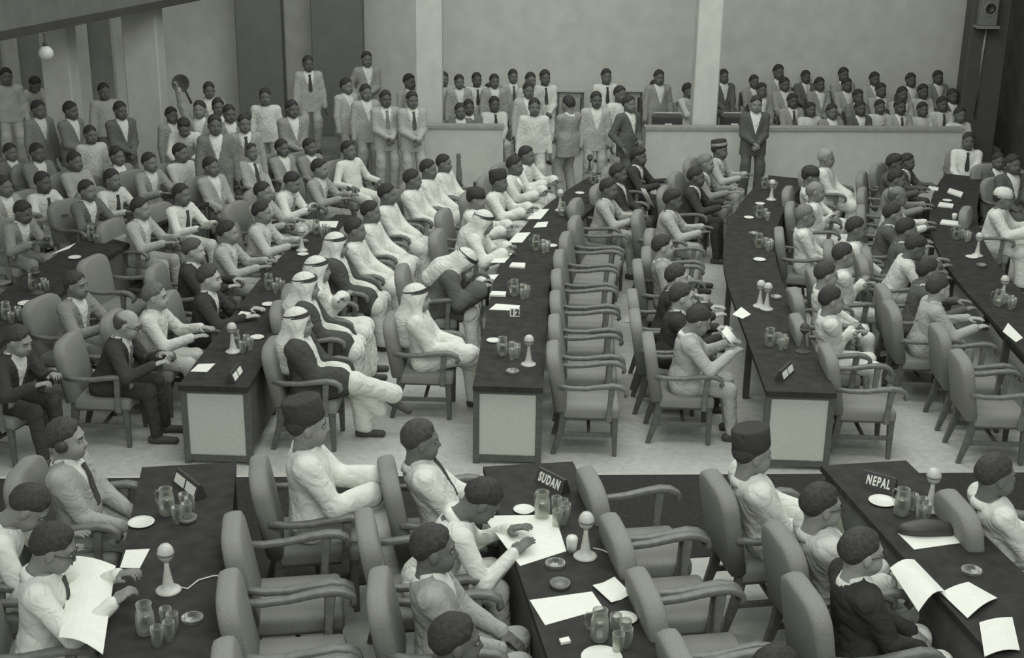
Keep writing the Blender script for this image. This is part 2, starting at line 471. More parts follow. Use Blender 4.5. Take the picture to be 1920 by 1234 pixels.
def hair_solid(style):
    s = Solid()
    s.ell((-.014, 0, .136), (.112, .089, .109), .02)
    s.ell((-.050, 0, .10), (.057, .071, .080), .03)
    if style == 'thick': s.ell((.01, 0, .19), (.085, .07, .05), .03)
    p0 = (.070, 0, .172) if style != 'bald' else (.0, 0, .140)
    n = (-.56, 0, .83) if style != 'bald' else (-.75, 0, .45)
    nn = np.array(n) / np.linalg.norm(n); q0 = np.array(p0)
    def taper(F, X, Y, Z):
        d = nn[0] * (X - q0[0]) + nn[2] * (Z - q0[2]) - .012 * np.cos(Y * 50) + .004 * np.sin(Y * 120 + X * 70)
        F = F + .019 * np.clip(1 - d / .05, 0, 1) ** 2 + .0010 * np.sin(X * 190 + 40 * Z) * np.sin(Y * 170) - .0016 * np.sin(X * 75 + 1) * np.sin(Y * 90 + Z * 60)
        return np.maximum(F, -d)
    s.fn(taper)
    if style == 'bald': s.half((0, 0, -1), (0, 0, .165))
    return s
def brow_solid():
    s = Solid()
    for y in (-1, 1): s.cap((.093, y * .016, .138), (.082, y * .05, .137), .0055, .004, .004)
    return s
def hand_solid(curl=0.5):
    """right hand: wrist at origin, fingers along +X, palm facing -Z, thumb on the +Y side"""
    s = Solid()
    s.cap((-.03, 0, 0), (.01, 0, 0), .027, .026, .01)
    s.ell((.045, 0, 0), (.055, .042, .017), .015)
    for i, (y, L) in enumerate(((.030, .072), (.010, .082), (-.011, .076), (-.031, .060))):
        a = .15 * curl; p = np.array((.082, y, -.002)); sp = y * .9
        for j, fr in enumerate((.42, .32, .26)):
            d = np.array((math.cos(a), sp * math.cos(a), -math.sin(a))); q = p + d * L * fr
            s.cap(p, q, .0092 - .0008 * j, .0086 - .0008 * j, .004); p = q; a += curl * .85
    p = np.array((.018, .032, -.006)); q = np.array((.050, .062, -.016)); r = np.array((.082, .066, -.024))
    s.cap(p, q, .0135, .0115, .008); s.cap(q, r, .0112, .0085, .004)
    return s

LODH = {'hi': (.0062, .0056, .0125, .024), 'lo': (.0115, .0105, .0185, .03)}
HEADS = {k: head_solid().mesh(v[0], (np.array((-9, -9, -.10)), np.array((9, 9, 9)))) for k, v in LODH.items()}
HANDS = {(k, c): hand_solid(c).mesh(v[1]) for k, v in LODH.items() for c in (.35, .9)}
HAIR = {(k, st): mesh_from('hair', *hair_solid(st).mesh(v[0] * 1.25)) for k, v in LODH.items() for st in ('short', 'thick', 'bald')}
BROW = mesh_from('eyebrows', *brow_solid().mesh(.0045))
def eyes_mesh():
    mb = MB()
    pr = [(.0105 * math.sin(a), -.0105 * math.cos(a)) for a in [i * math.pi / 6 for i in range(7)]]
    for y in (-.031, .031): mb.lathe([(max(r, .0005), z) for r, z in pr], 8, Matrix.Translation((.084, y, .114)) @ Matrix.Diagonal((.8, 1.1, .8, 1)))
    return mb.mesh('eyes', True)
def iris_mesh():
    mb = MB()
    for y in (-.031, .031): mb.lathe([(.0005, .003), (.005, .0015), (.0055, -.002)], 8, Matrix.Translation((.0915, y, .114)) @ Matrix.Rotation(math.pi / 2, 4, 'Y'))
    return mb.mesh('iris', True)
EYES, IRIS = eyes_mesh(), iris_mesh()

# ---- poses
def ik(a, t, l1, l2, pole):
    a, t, pole = np.array(a, float), np.array(t, float), np.array(pole, float)
    d = t - a; L = np.linalg.norm(d); mx = (l1 + l2) * .995
    if L > mx: t = a + d / L * mx; d = t - a; L = mx
    x = (l1 * l1 - l2 * l2 + L * L) / (2 * L); hh = math.sqrt(max(l1 * l1 - x * x, 0))
    u = d / L; w = pole - (pole @ u) * u; w /= np.linalg.norm(w)
    return a + u * x + w * hh, t
# name: kind, lean, head pitch, right hand, left hand, right foot, left foot, curl
POSES = {
 'desk':   ('seat', 12, 0, (.46, -.16, .80), (.47, .15, .80), None, None, .35),
 'desk2':  ('seat', 24, 14, (.50, -.20, .80), (.50, .06, .81), None, None, .9),
 'bow':    ('seat', 32, 38, (.50, -.18, .79), (.52, .12, .79), None, None, .35),
 'lap':    ('seat', -5, 4, (.30, -.10, .60), (.32, .06, .61), None, None, .35),
 'arms':   ('seat', -7, 0, (.24, -.285, .71), (.24, .285, .71), None, None, .9),
 'folded': ('seat', -3, 2, (.20, .10, .84), (.19, -.10, .87), None, None, .9),
 'cross':  ('seat', -9, 2, (.28, -.06, .66), (.30, .05, .67), (.74, .10, .42), (.46, .12, .09), .9),
 'read':   ('seat', 8, 22, (.40, -.15, .88), (.40, .15, .88), None, None, .9),
 'chin':   ('seat', 14, 4, (.27, -.05, 1.04), (.46, .14, .80), None, None, .9),
 'back':   ('seat', -14, -4, (.22, -.26, .72), (.30, .06, .62), (.62, -.10, .09), (.60, .10, .09), .9),
 'recline': ('seat', -19, 9, (.26, -.10, .63), (.30, .07, .64), (.60, -.12, .09), (.62, .10, .09), .9),
 'offer':  ('seat', -2, 2, (.35, -.12, .74), (.38, .04, .77), None, None, .9),
 'stand':  ('stand', 1, 4, (.07, -.26, .80), (.06, .26, .80), None, None, .9),
 'clasp':  ('stand', 0, 6, (.22, -.03, .98), (.23, .03, .96), None, None, .9),
 'pocket': ('stand', -2, 2, (.10, -.24, .92), (.22, .02, 1.02), None, None, .9),
 'camera': ('stand', 6, 8, (.27, -.09, 1.48), (.27, .09, 1.46), None, None, .9),
 'raise':  ('stand', 2, 0, (.16, -.30, 2.02), (.16, .22, .95), None, None, .9),
 'stoop':  ('stand', 38, 25, (.50, -.16, 1.00), (.50, .12, 1.02), None, None, .9),
}
_rig = {}
def rig(name):
    if name in _rig: return _rig[name]
    kind, lean, pit, rh, lh, rf, lf, curl = POSES[name]
    a = math.radians(lean)
    S = np.array((math.sin(a), 0, math.cos(a))); Uv = np.array((math.cos(a), 0, -math.sin(a)))
    pel = np.array((0.0 if name == 'recline' else -.03, 0, .535)) if kind == 'seat' else np.array((-.03 - .25 * math.sin(max(a, 0)), 0, .93))
    g = dict(kind=kind, S=S, U=Uv, pel=pel, lean=a, curl=curl)
    R3 = np.stack([Uv, (0, 1, 0), S], 1); g['R'] = R3
    neck = pel + S * .475
    hb = neck + .034 * np.array((math.sin(a * .6) + .45, 0, math.cos(a * .6)))
    g['neck'], g['hb'] = neck, hb
    g['hp'] = math.radians(pit) + a * .25
    Rh = rotm('Y', g['hp'])
    g['n0'], g['n1'] = hb + Rh @ np.array((-.034, 0, -.115)) * 1.10, hb + Rh @ np.array((-.023, 0, .04)) * 1.10
    for nm, sy, tgt in (('r', -1, rh), ('l', 1, lh)):
        sh = pel + S * .425 + np.array((0, sy * .178, 0))
        pole = np.array((-.45, sy * .5, -.7)) if name not in ('raise',) or sy > 0 else np.array((-.2, sy * 1., -.1))
        el, wr = ik(sh, tgt, .29, .265, pole)
        g['sh' + nm], g['el' + nm], g['wr' + nm] = sh, el, wr
    for nm, sy, tgt in (('r', -1, rf), ('l', 1, lf)):
        hip = pel + np.array((0, sy * .092, -.01))
        if tgt is None: tgt = (.46, sy * .13, .09) if kind == 'seat' else (-.02, sy * .12, .09)
        kn, an = ik(hip, tgt, .44, .425, (1, sy * .1, .55) if kind == 'seat' else (1, sy * .1, 0))
        g['hip' + nm], g['kn' + nm], g['an' + nm] = hip, kn, an
    _rig[name] = g
    return g
def torso(s, g, o, belly=1.0):
    R3, pel = g['R'], g['pel']
    P = lambda u, y, z: pel + R3 @ np.array((u, y, z))
    s.ell(P(0, 0, .02), (.115 + o, .168 + o, .13 + o), .05, R3)
    s.ell(P(.02 * belly, 0, .15), (.112 * belly + o, .148 + o, .14 + o), .06, R3)
    s.ell(P(.005, 0, .315), (.112 + o, .162 + o, .165 + o), .06, R3)
    s.cap(P(-.005, -.15, .418), P(-.005, .15, .418), .060 + o, .060 + o, .06)
    s.cap(P(-.01, 0, .40), P(-.005, 0, .485), .095 + o * .6, .060 + o * .5, .05)
    return P
def arms(s, g, o, wr=1.0, k=.035, flare=0.0):
    for n in 'rl':
        s.cap(g['sh' + n], g['el' + n], .054 + o, .044 + o, k)
        e, w = g['el' + n], g['wr' + n]
        s.cap(e, e + (w - e) * wr, .043 + o, .030 + o + flare, k * .6)
def legs(s, g, o, end=1.0):
    for n in 'rl':
        s.cap(g['hip' + n], g['kn' + n], .084 + o, .060 + o, .04)
        s.cap(g['kn' + n], g['kn' + n] + (g['an' + n] - g['kn' + n]) * end, .058 + o, .040 + o * 1.2, .03)
_cache = {}
def cached(key, fn):
    if key not in _cache: _cache[key] = fn()
    return _cache[key]
def core(pose, lod):
    g = rig(pose); s = Solid(); torso(s, g, -.004); arms(s, g, -.004, 1.03); legs(s, g, -.006)
    return s.mesh(LODH[lod][3])
HEADSC = 1.10
def head_mat(pose, yaw):
    g = rig(pose)
    Rm = rotm('Z', math.radians(yaw)) @ rotm('Y', g['hp'])
    return Rm, g['hb']
def hand_mat(g, n):
    e, w = g['el' + n], g['wr' + n]
    x = (w - e) / np.linalg.norm(w - e)
    x = x + np.array((0, 0, -.12)); x /= np.linalg.norm(x)
    up = np.array((0, 0, 1.)) if abs(x[2]) < .8 else np.array((0, 1. if n == 'r' else -1., 0))
    z = up - (up @ x) * x; z /= np.linalg.norm(z); y = np.cross(z, x)
    return np.stack([x, y, z], 1), w
def body_mesh(pose, yaw, lod):
    def make():
        g = rig(pose); Rm, hb = head_mat(pose, yaw)
        ps = [cached(('core', pose, lod), lambda: core(pose, lod)), xf(HEADS[lod], Rm, hb, HEADSC)]
        for n in 'rl':
            Hm, w = hand_mat(g, n); ps.append(xf(HANDS[(lod, g['curl'])], Hm, w, 1.02, n == 'l'))
        return mesh_from('body', *join(ps))
    return cached(('body', pose, yaw, lod), make)
def vneck(g, s0, hw, deep, lap=1.0):
    """carves the front opening of a jacket"""
    pel, U, S = g['pel'], g['U'], g['S']
    def f(F, X, Y, Z):
        u = (X - pel[0]) * U[0] + (Z - pel[2]) * U[2]; t = (X - pel[0]) * S[0] + (Z - pel[2]) * S[2]
        w = np.maximum(np.abs(Y) - hw * (t - s0) / (.47 - s0), -(u - deep))
        F = F - .008 * np.clip(1 - np.abs(w - .022) / .022, 0, 1) ** .5 * (u > 0) * (t > s0 + .02) * lap
        return np.maximum(F, -w)
    return f
def garment(pose, kind, lod):
    def make():
        g = rig(pose); h = LODH[lod][2]; s = Solid(); st = g['kind'] == 'stand'
        pel, S, U, neck = g['pel'], g['S'], g['U'], g['neck']
        if kind in ('jacket', 'shirt'):
            o = .020 if kind == 'jacket' else .014
            P = torso(s, g, o, 1.05); arms(s, g, o * .85, .97)
            if st:
                for y in (-.075, 0, .075): s.cap(P(0, y, .10), P(.012, y * 1.12, -.34), .112 + o, .118 + o, .03)
                s.half(S, pel - S * (.20 if kind == 'jacket' else .10))
            else:
                for n in 'rl': s.cap(g['hip' + n], g['hip' + n] + (g['kn' + n] - g['hip' + n]) * (.25 if kind == 'jacket' else .1), .095 + o, .09 + o, .04)
            s.cap(g['n0'] + (g['n1'] - g['n0']) * .55, g['n1'] + (g['n1'] - g['n0']), .078, .085, .012, -1)
            if kind == 'jacket': s.fn(vneck(g, .17, .085, .02))
        elif kind == 'shirt_front':
            torso(s, g, .009, 1.05); 
            s.half(S, pel + S * .12); s.half(U, pel - S * 0 - U * .06)
            def f(F, X, Y, Z):
                t = (X - pel[0]) * S[0] + (Z - pel[2]) * S[2]
                return np.maximum(F, np.abs(Y) - np.clip(.03 + .11 * (t - .12) / .35, .02, .105))
            s.fn(f)
        elif kind == 'trousers':
            P = lambda u, y, z: pel + g['R'] @ np.array((u, y, z))
            s.ell(P(0, 0, .02), (.122, .176, .14), .05, g['R']); legs(s, g, .014, .97)
            if st:
                for n in 'rl': s.cap(g['kn' + n] + np.array((0, 0, .1)), g['an' + n] + np.array((0, 0, .0)), .085, .078, .03)
                s.half((0, 0, -1), (0, 0, pel[2] + .10)); s.half((0, 0, 1), (0, 0, .05))
        elif kind in ('robe', 'cloak'):
            o = .024 if kind == 'robe' else .040
            P = torso(s, g, o, 1.1); arms(s, g, o, .92, .05, .03 if kind == 'robe' else .05)
            if kind == 'robe':
                for n in 'rl':
                    s.cap(g['hip' + n], g['kn' + n], .09 + o, .064 + o, .06)
                    s.cap(g['kn' + n], g['an' + n] + np.array((0, 0, .03)), .066 + o, .07 + o, .06)
                s.cap(g['knr'], g['knl'], .056 + o, .056 + o, .06)
                m1, m2 = (g['knr'] + g['knl']) / 2, (g['anr'] + g['anl']) / 2
                s.cap(m1, m2 + np.array((0, 0, .03)), .07, .085, .06)
                s.half((0, 0, 1), (0, 0, .06))
            else:
                for n in 'rl': s.cap(g['hip' + n], g['hip' + n] + (g['kn' + n] - g['hip' + n]) * .8, .10 + o, .07 + o, .08)
                for sy in (-1, 1): s.cap(P(-.02, sy * .14, .1), P(.05, sy * .21, -.13), .09, .08, .06)
                s.fn(vneck(g, -.25, .10, .01, 0.0))
                def f(F, X, Y, Z):
                    return np.maximum(F, -np.maximum(np.abs(Y) - .085, -(X - .08)))
                s.fn(f)
            s.cap(g['n0'] + (g['n1'] - g['n0']) * .6, g['n1'] + (g['n1'] - g['n0']), .074, .085, .012, -1)
            # folds
            def fold(F, X, Y, Z):
                p = np.abs(np.sin(24 * Y + 9 * X + 3 * np.sin(6 * Z))); q = np.abs(np.sin(19 * Z + 14 * X + 7 * Y))
                return F + .010 * (1 - p) ** 2 * np.clip((pel[2] + .30 - Z) * 4, 0, 1) + .006 * (1 - q) ** 2 * np.clip((Z - pel[2]) * 4, 0, 1)
            s.fn(fold)
        if kind in ('jacket', 'shirt', 'trousers'):
            A = .0065 if lod == 'hi' else .005
            def crease(F, X, Y, Z):
                p1 = np.abs(np.sin(21 * Z + 13 * X + 5 * np.sin(9 * Y + 4 * X))); p2 = np.abs(np.sin(17 * X - 15 * Z + 11 * Y + 1.0))
                m1 = np.clip(np.sin(8 * X + 9 * Y + 5 * Z) + .25, 0, 1); m2 = np.clip(np.sin(7 * Z - 10 * Y + 6 * X + 2) + .1, 0, 1)
                return F + A * ((1 - p1) ** 2 * m1 + (1 - p2) ** 2 * m2)
            s.fn(crease)
        return mesh_from(kind, *s.mesh(h))
    return cached((pose, kind, lod), make)
def collar_mesh(pose):
    def make():
        g = rig(pose); d = Vector(g['n1'] - g['n0']).normalized(); q = d.to_track_quat('Z', 'X').to_matrix().to_4x4()
        mx = Matrix.Translation(Vector(g['n0'] + (g['n1'] - g['n0']) * .36)) @ q
        return MB().lathe([(.069, -.03), (.084, -.03), (.083, .0), (.076, .026), (.071, .028), (.068, .0)], 22, mx, True).mesh('collar', True)
    return cached(('collar', pose), make)
def shoe_mesh(pose, n, lod):
    def make():
        g = rig(pose); a = g['an' + n]; s = Solid()
        raised = a[2] > .15
        d = np.array((.85, 0, -.5)) if raised else np.array((1., 0, 0))
        base = a + (np.array((0, 0, -.055)))
        s.cap(base - d * .05, base + d * .17, .040, .034, .02); s.cap(base, a + np.array((0, 0, .01)), .042, .044, .02)
        if not raised: s.half((0, 0, 1), (0, 0, 0.0))
        return mesh_from('shoe', *s.mesh(.012 if lod == 'hi' else .018))
    return cached(('shoe', pose, n, lod), make)
def tie_mesh(pose):
    def make():
        g = rig(pose); s = Solid(); torso(s, g, .009, 1.05); pel, S, U = g['pel'], g['S'], g['U']
        pts = []
        for t in np.linspace(.455, .17, 8):
            us = np.linspace(.0, .25, 60); p = pel + S * t + us[:, None] * U
            F = np.full(60, .15)
            for q in s.p:
                v = Solid.ev(q, p[:, 0], p[:, 1], p[:, 2]); k = q[5]; hh = np.clip(.5 + .5 * (v - F) / k, 0, 1); F = v * (1 - hh) + F * hh - k * hh * (1 - hh)
            i = np.argmax(F > 0); pts.append(pel + S * t + U * (us[i] + .008))
        w = [.042, .034, .042, .052, .06, .068, .074, .05]
        me = MB().sweep(pts, w, [.022, .016] + [.012] * 6).mesh('tie'); return fix_normals(me)
    return cached(('tie', pose), make)

# ---- head wear, all in the head's own frame
def scarf_mesh(lod):
    s = Solid()
    s.ell((-.016, 0, .135), (.116, .094, .112), .03)
    s.cap((-.03, 0, .10), (-.085, 0, -.10), .098, .12, .06)
    for y in (-1, 1):
        s.cap((.0, y * .075, .10), (.015, y * .105, -.05), .034, .045, .05)
        s.cap((.015, y * .105, -.05), (.05, y * .10, -.20), .045, .03, .04)
    s.cap((-.10, 0, -.10), (-.115, 0, -.26), .10, .09, .06)
    s.ell((.085, 0, .075), (.075, .062, .085), .02, None, -1)
    s.cap((.06, 0, .05), (.09, 0, -.2), .06, .05, .02, -1)
    s.fn(lambda F, X, Y, Z: F + .004 * np.sin(60 * Y + 14 * Z) * np.clip((.1 - Z) * 6, 0, 1))
    return mesh_from('headscarf', *s.mesh(.010 if lod == 'hi' else .013))
SCARF = {k: scarf_mesh(k) for k in ('hi', 'lo')}
def ring(r, t, mx, n=26, m=8):
    v = []; f = []
    for i in range(n):
        a = 2 * math.pi * i / n
        for j in range(m):
            b = 2 * math.pi * j / m
            v.append(mx @ Vector(((r + t * math.cos(b)) * math.cos(a), (r + t * math.cos(b)) * math.sin(a), t * math.sin(b))))
    for i in range(n):
        for j in range(m):
            f.append((i * m + j, ((i + 1) % n) * m + j, ((i + 1) % n) * m + (j + 1) % m, i * m + (j + 1) % m))
    return v, f
_rm = Matrix.Translation((-.022, 0, .168)) @ Matrix.Rotation(-.20, 4, 'Y') @ Matrix.Diagonal((1.0, .82, 1, 1))
AGAL = MB().add(*ring(.112, .011, _rm)).add(*ring(.108, .010, Matrix.Translation((0, 0, .018)) @ _rm)).mesh('head_cord', True)
def cap_mesh(hh, taper):
    mx = Matrix.Translation((-.014, 0, .150)) @ Matrix.Rotation(-.22, 4, 'Y') @ Matrix.Diagonal((1.0, .80, 1, 1))
    return MB().lathe([(.108, 0), (.112, .01), (.112 * taper + .002, hh - .01), (.105 * taper, hh), (.06 * taper, hh - .006), (.001, hh - .008)], 22, mx).mesh('cap', True)
CAPM, BOXCAP = cap_mesh(.105, .93), cap_mesh(.13, .98)
CAPBAND = MB().lathe([(.113, .02), (.116, .025), (.116, .055), (.113, .06)], 22, Matrix.Translation((-.014, 0, .150)) @ Matrix.Rotation(-.22, 4, 'Y') @ Matrix.Diagonal((1.0, .80, 1, 1))).mesh('cap_band', True)
SKULL = MB().lathe([(.112, -.02), (.112, .03), (.09, .075), (.05, .095), (.001, .1)], 22, Matrix.Translation((-.014, 0, .150)) @ Matrix.Diagonal((1.0, .80, 1, 1))).mesh('cap', True)
def glasses_mesh():
    mb = MB()
    for y in (-.032, .032): mb.add(*ring(.021, .0028, Matrix.Translation((.104, y, .113)) @ Matrix.Rotation(math.pi / 2, 4, 'Y'), 14, 5))
    mb.tube([(.106, -.012, .117), (.108, 0, .119), (.106, .012, .117)], .0026, 5)
    for y in (-1, 1): mb.tube([(.102, y * .053, .116), (.05, y * .078, .118), (-.01, y * .086, .116)], .0028, 5)
    return mb.mesh('glasses', True)
GLASSES = glasses_mesh()
def phones_mesh():
    mb = MB()
    mb.tube([(-.01, .094 * math.cos(a), .118 + .125 * math.sin(a)) for a in [i * math.pi / 12 for i in range(13)]], .008, 6)
    for y in (-1, 1): mb.lathe([(.036, -.014), (.038, .0), (.030, .016), (.001, .018)], 14, Matrix.Translation((-.006, y * .094, .100)) @ Matrix.Rotation(-y * math.pi / 2, 4, 'X'))
    return mb.mesh('headphones', True)
PHONES = phones_mesh()
MOUST = None

TRI = {'n': 0}
def person(px, py, pose, outfit, tone, sk, face, floor=0.0, yaw=0, lod='lo', hat=None, hair='short', hairv=.035, trouser=None, tie=None,
           glasses=False, scale=1.0, cloak=None, headset=False, shirtv=.72, capv=.035, label='', group=None, loc=None, eyes=None):
    g = rig(pose); Rm, hb = head_mat(pose, yaw)
    hc = hb + Rm @ np.array((0, 0, .115)) * HEADSC
    w = at(px, py, floor + hc[2] * scale)
    f = face(w.y) if callable(face) else face
    c, s_ = math.cos(f), math.sin(f)
    ox, oy = (hc[0] * c - hc[1] * s_) * scale, (hc[0] * s_ + hc[1] * c) * scale
    t = empty('person', (w.x - ox, w.y - oy, floor), f, scale)
    tag(t, label, 'person', group)
    body = obj('body', body_mesh(pose, yaw, lod), skin(sk), t)
    hm = Matrix.Translation(Vector(hb)) @ Matrix([list(r) + [0] for r in Rm] + [[0, 0, 0, 1]]) @ Matrix.Scale(HEADSC, 4)
    if hat != 'scarf' and hair is not None: obj('hair', HAIR[(lod, hair)], hairm(hairv), t, hm)
    if lod == 'hi':
        obj('eyes', EYES, M_EYEW, body, hm); obj('irises', IRIS, M_BLACK, body, hm); obj('eyebrows', BROW, hairm(min(hairv, .1)), body, hm)
    if outfit == 'suit':
        obj('jacket', garment(pose, 'jacket', lod), cloth(tone), t); obj('collar', collar_mesh(pose), cloth(shirtv), obj('shirt_front', garment(pose, 'shirt_front', lod), cloth(shirtv), t))
        if tie is not None: obj('tie', tie_mesh(pose), cloth(tie), t)
    elif outfit == 'shirt':
        sh = obj('shirt', garment(pose, 'shirt', lod), cloth(tone), t); obj('collar', collar_mesh(pose), cloth(min(tone * 1.05, .8)), sh)
        if tie is not None: obj('tie', tie_mesh(pose), cloth(tie), t)
    else:
        obj('collar', collar_mesh(pose), cloth(tone), obj('robe', garment(pose, 'robe', lod), cloth(tone), t))
        if cloak is not None: obj('cloak', garment(pose, 'cloak', lod), cloth(cloak), t)
    if outfit in ('suit', 'shirt'): obj('trousers', garment(pose, 'trousers', lod), cloth(tone if trouser is None else trouser), t)
    for n in 'rl': obj('shoe', shoe_mesh(pose, n, lod), M_DARK, t)
    if hat == 'scarf':
        sc = obj('headscarf', SCARF[lod], cloth(.70), t, hm); obj('head_cord', AGAL, M_BLACK, t, hm)
    elif hat == 'cap': obj('cap', CAPM, cloth(capv), t, hm)
    elif hat == 'band': cc = obj('cap', CAPM, cloth(capv), t, hm); obj('cap_band', CAPBAND, cloth(.3), cc)
    elif hat == 'box': obj('cap', BOXCAP, cloth(capv), t, hm)
    elif hat == 'skull': obj('cap', SKULL, cloth(capv), t, hm)
    if glasses: obj('glasses', GLASSES, M_BLACK, t, hm)
    if headset: obj('headphones', PHONES, M_BLACK, t, hm)
    return t, f

# ------------------------------------------------------------------ armchairs
def chair_parts():
    P = {}
    P['seat'] = [(MB().box(-.25, .27, -.26, .26, .35, .47, .035, 3).mesh('seat', True), M_FAB)]
    # upholstered back with rounded head, leaning
    W, Hh, T, r = .27, .56, .058, .17
    out = [(-W, 0), (W, 0)] + [(W - r + r * math.cos(a), Hh - r * .8 + r * .8 * math.sin(a)) for a in [i * math.pi / 14 for i in range(8)]] + \
          [(-W + r - r * math.sin(a), Hh - r * .8 + r * .8 * math.cos(a)) for a in [i * math.pi / 14 for i in range(8)]]
    n = len(out); v = []; f = []
    levels = ((-T, .88), (-T * .8, .97), (-T * .3, 1.0), (T * .3, 1.0), (T * .8, .97), (T, .88))
    for x, sc in levels:
        for (y, z) in out: v.append((x, y * sc, Hh / 2 + (z - Hh / 2) * (1 - (1 - sc) * .7)))
    for i in range(len(levels) - 1):
        for k in range(n): f.append((i * n + k, i * n + (k + 1) % n, (i + 1) * n + (k + 1) % n, (i + 1) * n + k))
    f.append(tuple(range(n))); f.append(tuple((len(levels) - 1) * n + k for k in range(n - 1, -1, -1)))
    mx = Matrix.Translation((-.265, 0, .43)) @ Matrix.Rotation(math.radians(-10), 4, 'Y')
    P['backrest'] = [(fix_normals(MB().add(v, f, mx).mesh('backrest', True)), M_FAB)]
    arm = []; post = []; leg = []; strx = []; nail = []
    for s in (-1, 1):
        pts = [(-.30, .27, .685), (-.18, .285, .672), (-.04, .295, .678), (.10, .30, .70), (.20, .30, .712), (.27, .30, .70), (.315, .30, .672), (.325, .30, .635), (.305, .30, .612)]
        arm.append((fix_normals(MB().sweep([(x, y * s, z) for x, y, z in pts], [.045, .05, .055, .06, .066, .068, .066, .06, .05], [.035, .034, .034, .036, .038, .038, .036, .034, .024]).mesh('armrest', True)), M_ARM))
        post.append((fix_normals(MB().sweep([(.17, s * .275, .36), (.175, s * .285, .50), (.19, s * .295, .70)], [.04, .035, .04], [.055, .045, .06]).mesh('arm_post')), M_ARM))
        leg.append((fix_normals(MB().sweep([(.225, s * .235, .38), (.23, s * .237, .2), (.235, s * .24, 0)], [.058, .05, .036], [.062, .052, .038]).mesh('leg')), M_WOOD))
        leg.append((fix_normals(MB().sweep([(-.235, s * .225, .42), (-.26, s * .228, .24), (-.33, s * .232, 0)], [.056, .052, .036], [.075, .062, .042]).mesh('leg')), M_WOOD))
        strx.append((MB().box(-.255, .225, s * .236 - .014, s * .236 + .014, .185, .225, .004, 1).mesh('stretcher'), M_WOOD))
        nail.append((MB().box(-.235, .25, s * .2605 - .002, s * .2605 + .002, .362, .374).mesh('nail_trim'), M_DARK))
    strx.append((MB().box(-.02, .01, -.225, .225, .19, .22, .004, 1).mesh('stretcher'), M_WOOD))
    P['armrest'] = arm; P['arm_post'] = post; P['leg'] = leg; P['stretcher'] = strx; P['nail_trim'] = nail
    return P
CH = chair_parts()
CHAIRS = []
def chair(x, y, rz, label, group, z=0.0):
    t = empty('armchair', (x, y, z), rz, 1.0); tag(t, label, 'chair', group)
    seat = None
    for nm in ('seat', 'backrest', 'armrest', 'arm_post', 'leg', 'stretcher', 'nail_trim'):
        for me, m in CH[nm]:
            o = obj(nm, me, m, seat if nm == 'nail_trim' else t)
            if nm == 'seat': seat = o
    CHAIRS.append((x, y, label)); return t
# light folding chair for the onlookers
def simple_chair_meshes():
    a = MB().box(-.2, .22, -.21, .21, .42, .455, .012, 2).mesh('seat', True)
    b = MB().box(-.25, -.215, -.21, .21, .62, .86, .012, 2).mesh('backrest', True)
    fr = []
    for s in (-1, 1):
        fr.append(fix_normals(MB().sweep([(.2, s * .19, .42), (.22, s * .19, 0)], .03, .03).mesh('leg')))
        fr.append(fix_normals(MB().sweep([(-.23, s * .19, .88), (-.2, s * .19, .43), (-.24, s * .19, 0)], .03, .03).mesh('leg')))
    return a, b, fr
SC = simple_chair_meshes()
def simple_chair(x, y, rz, z, label, group):
    t = empty('chair', (x, y, z), rz); tag(t, label, 'chair', group)
    obj('seat', SC[0], M_WOOD, t); obj('backrest', SC[1], M_WOOD, t)
    for l in SC[2]: obj('leg', l, M_WOOD, t)

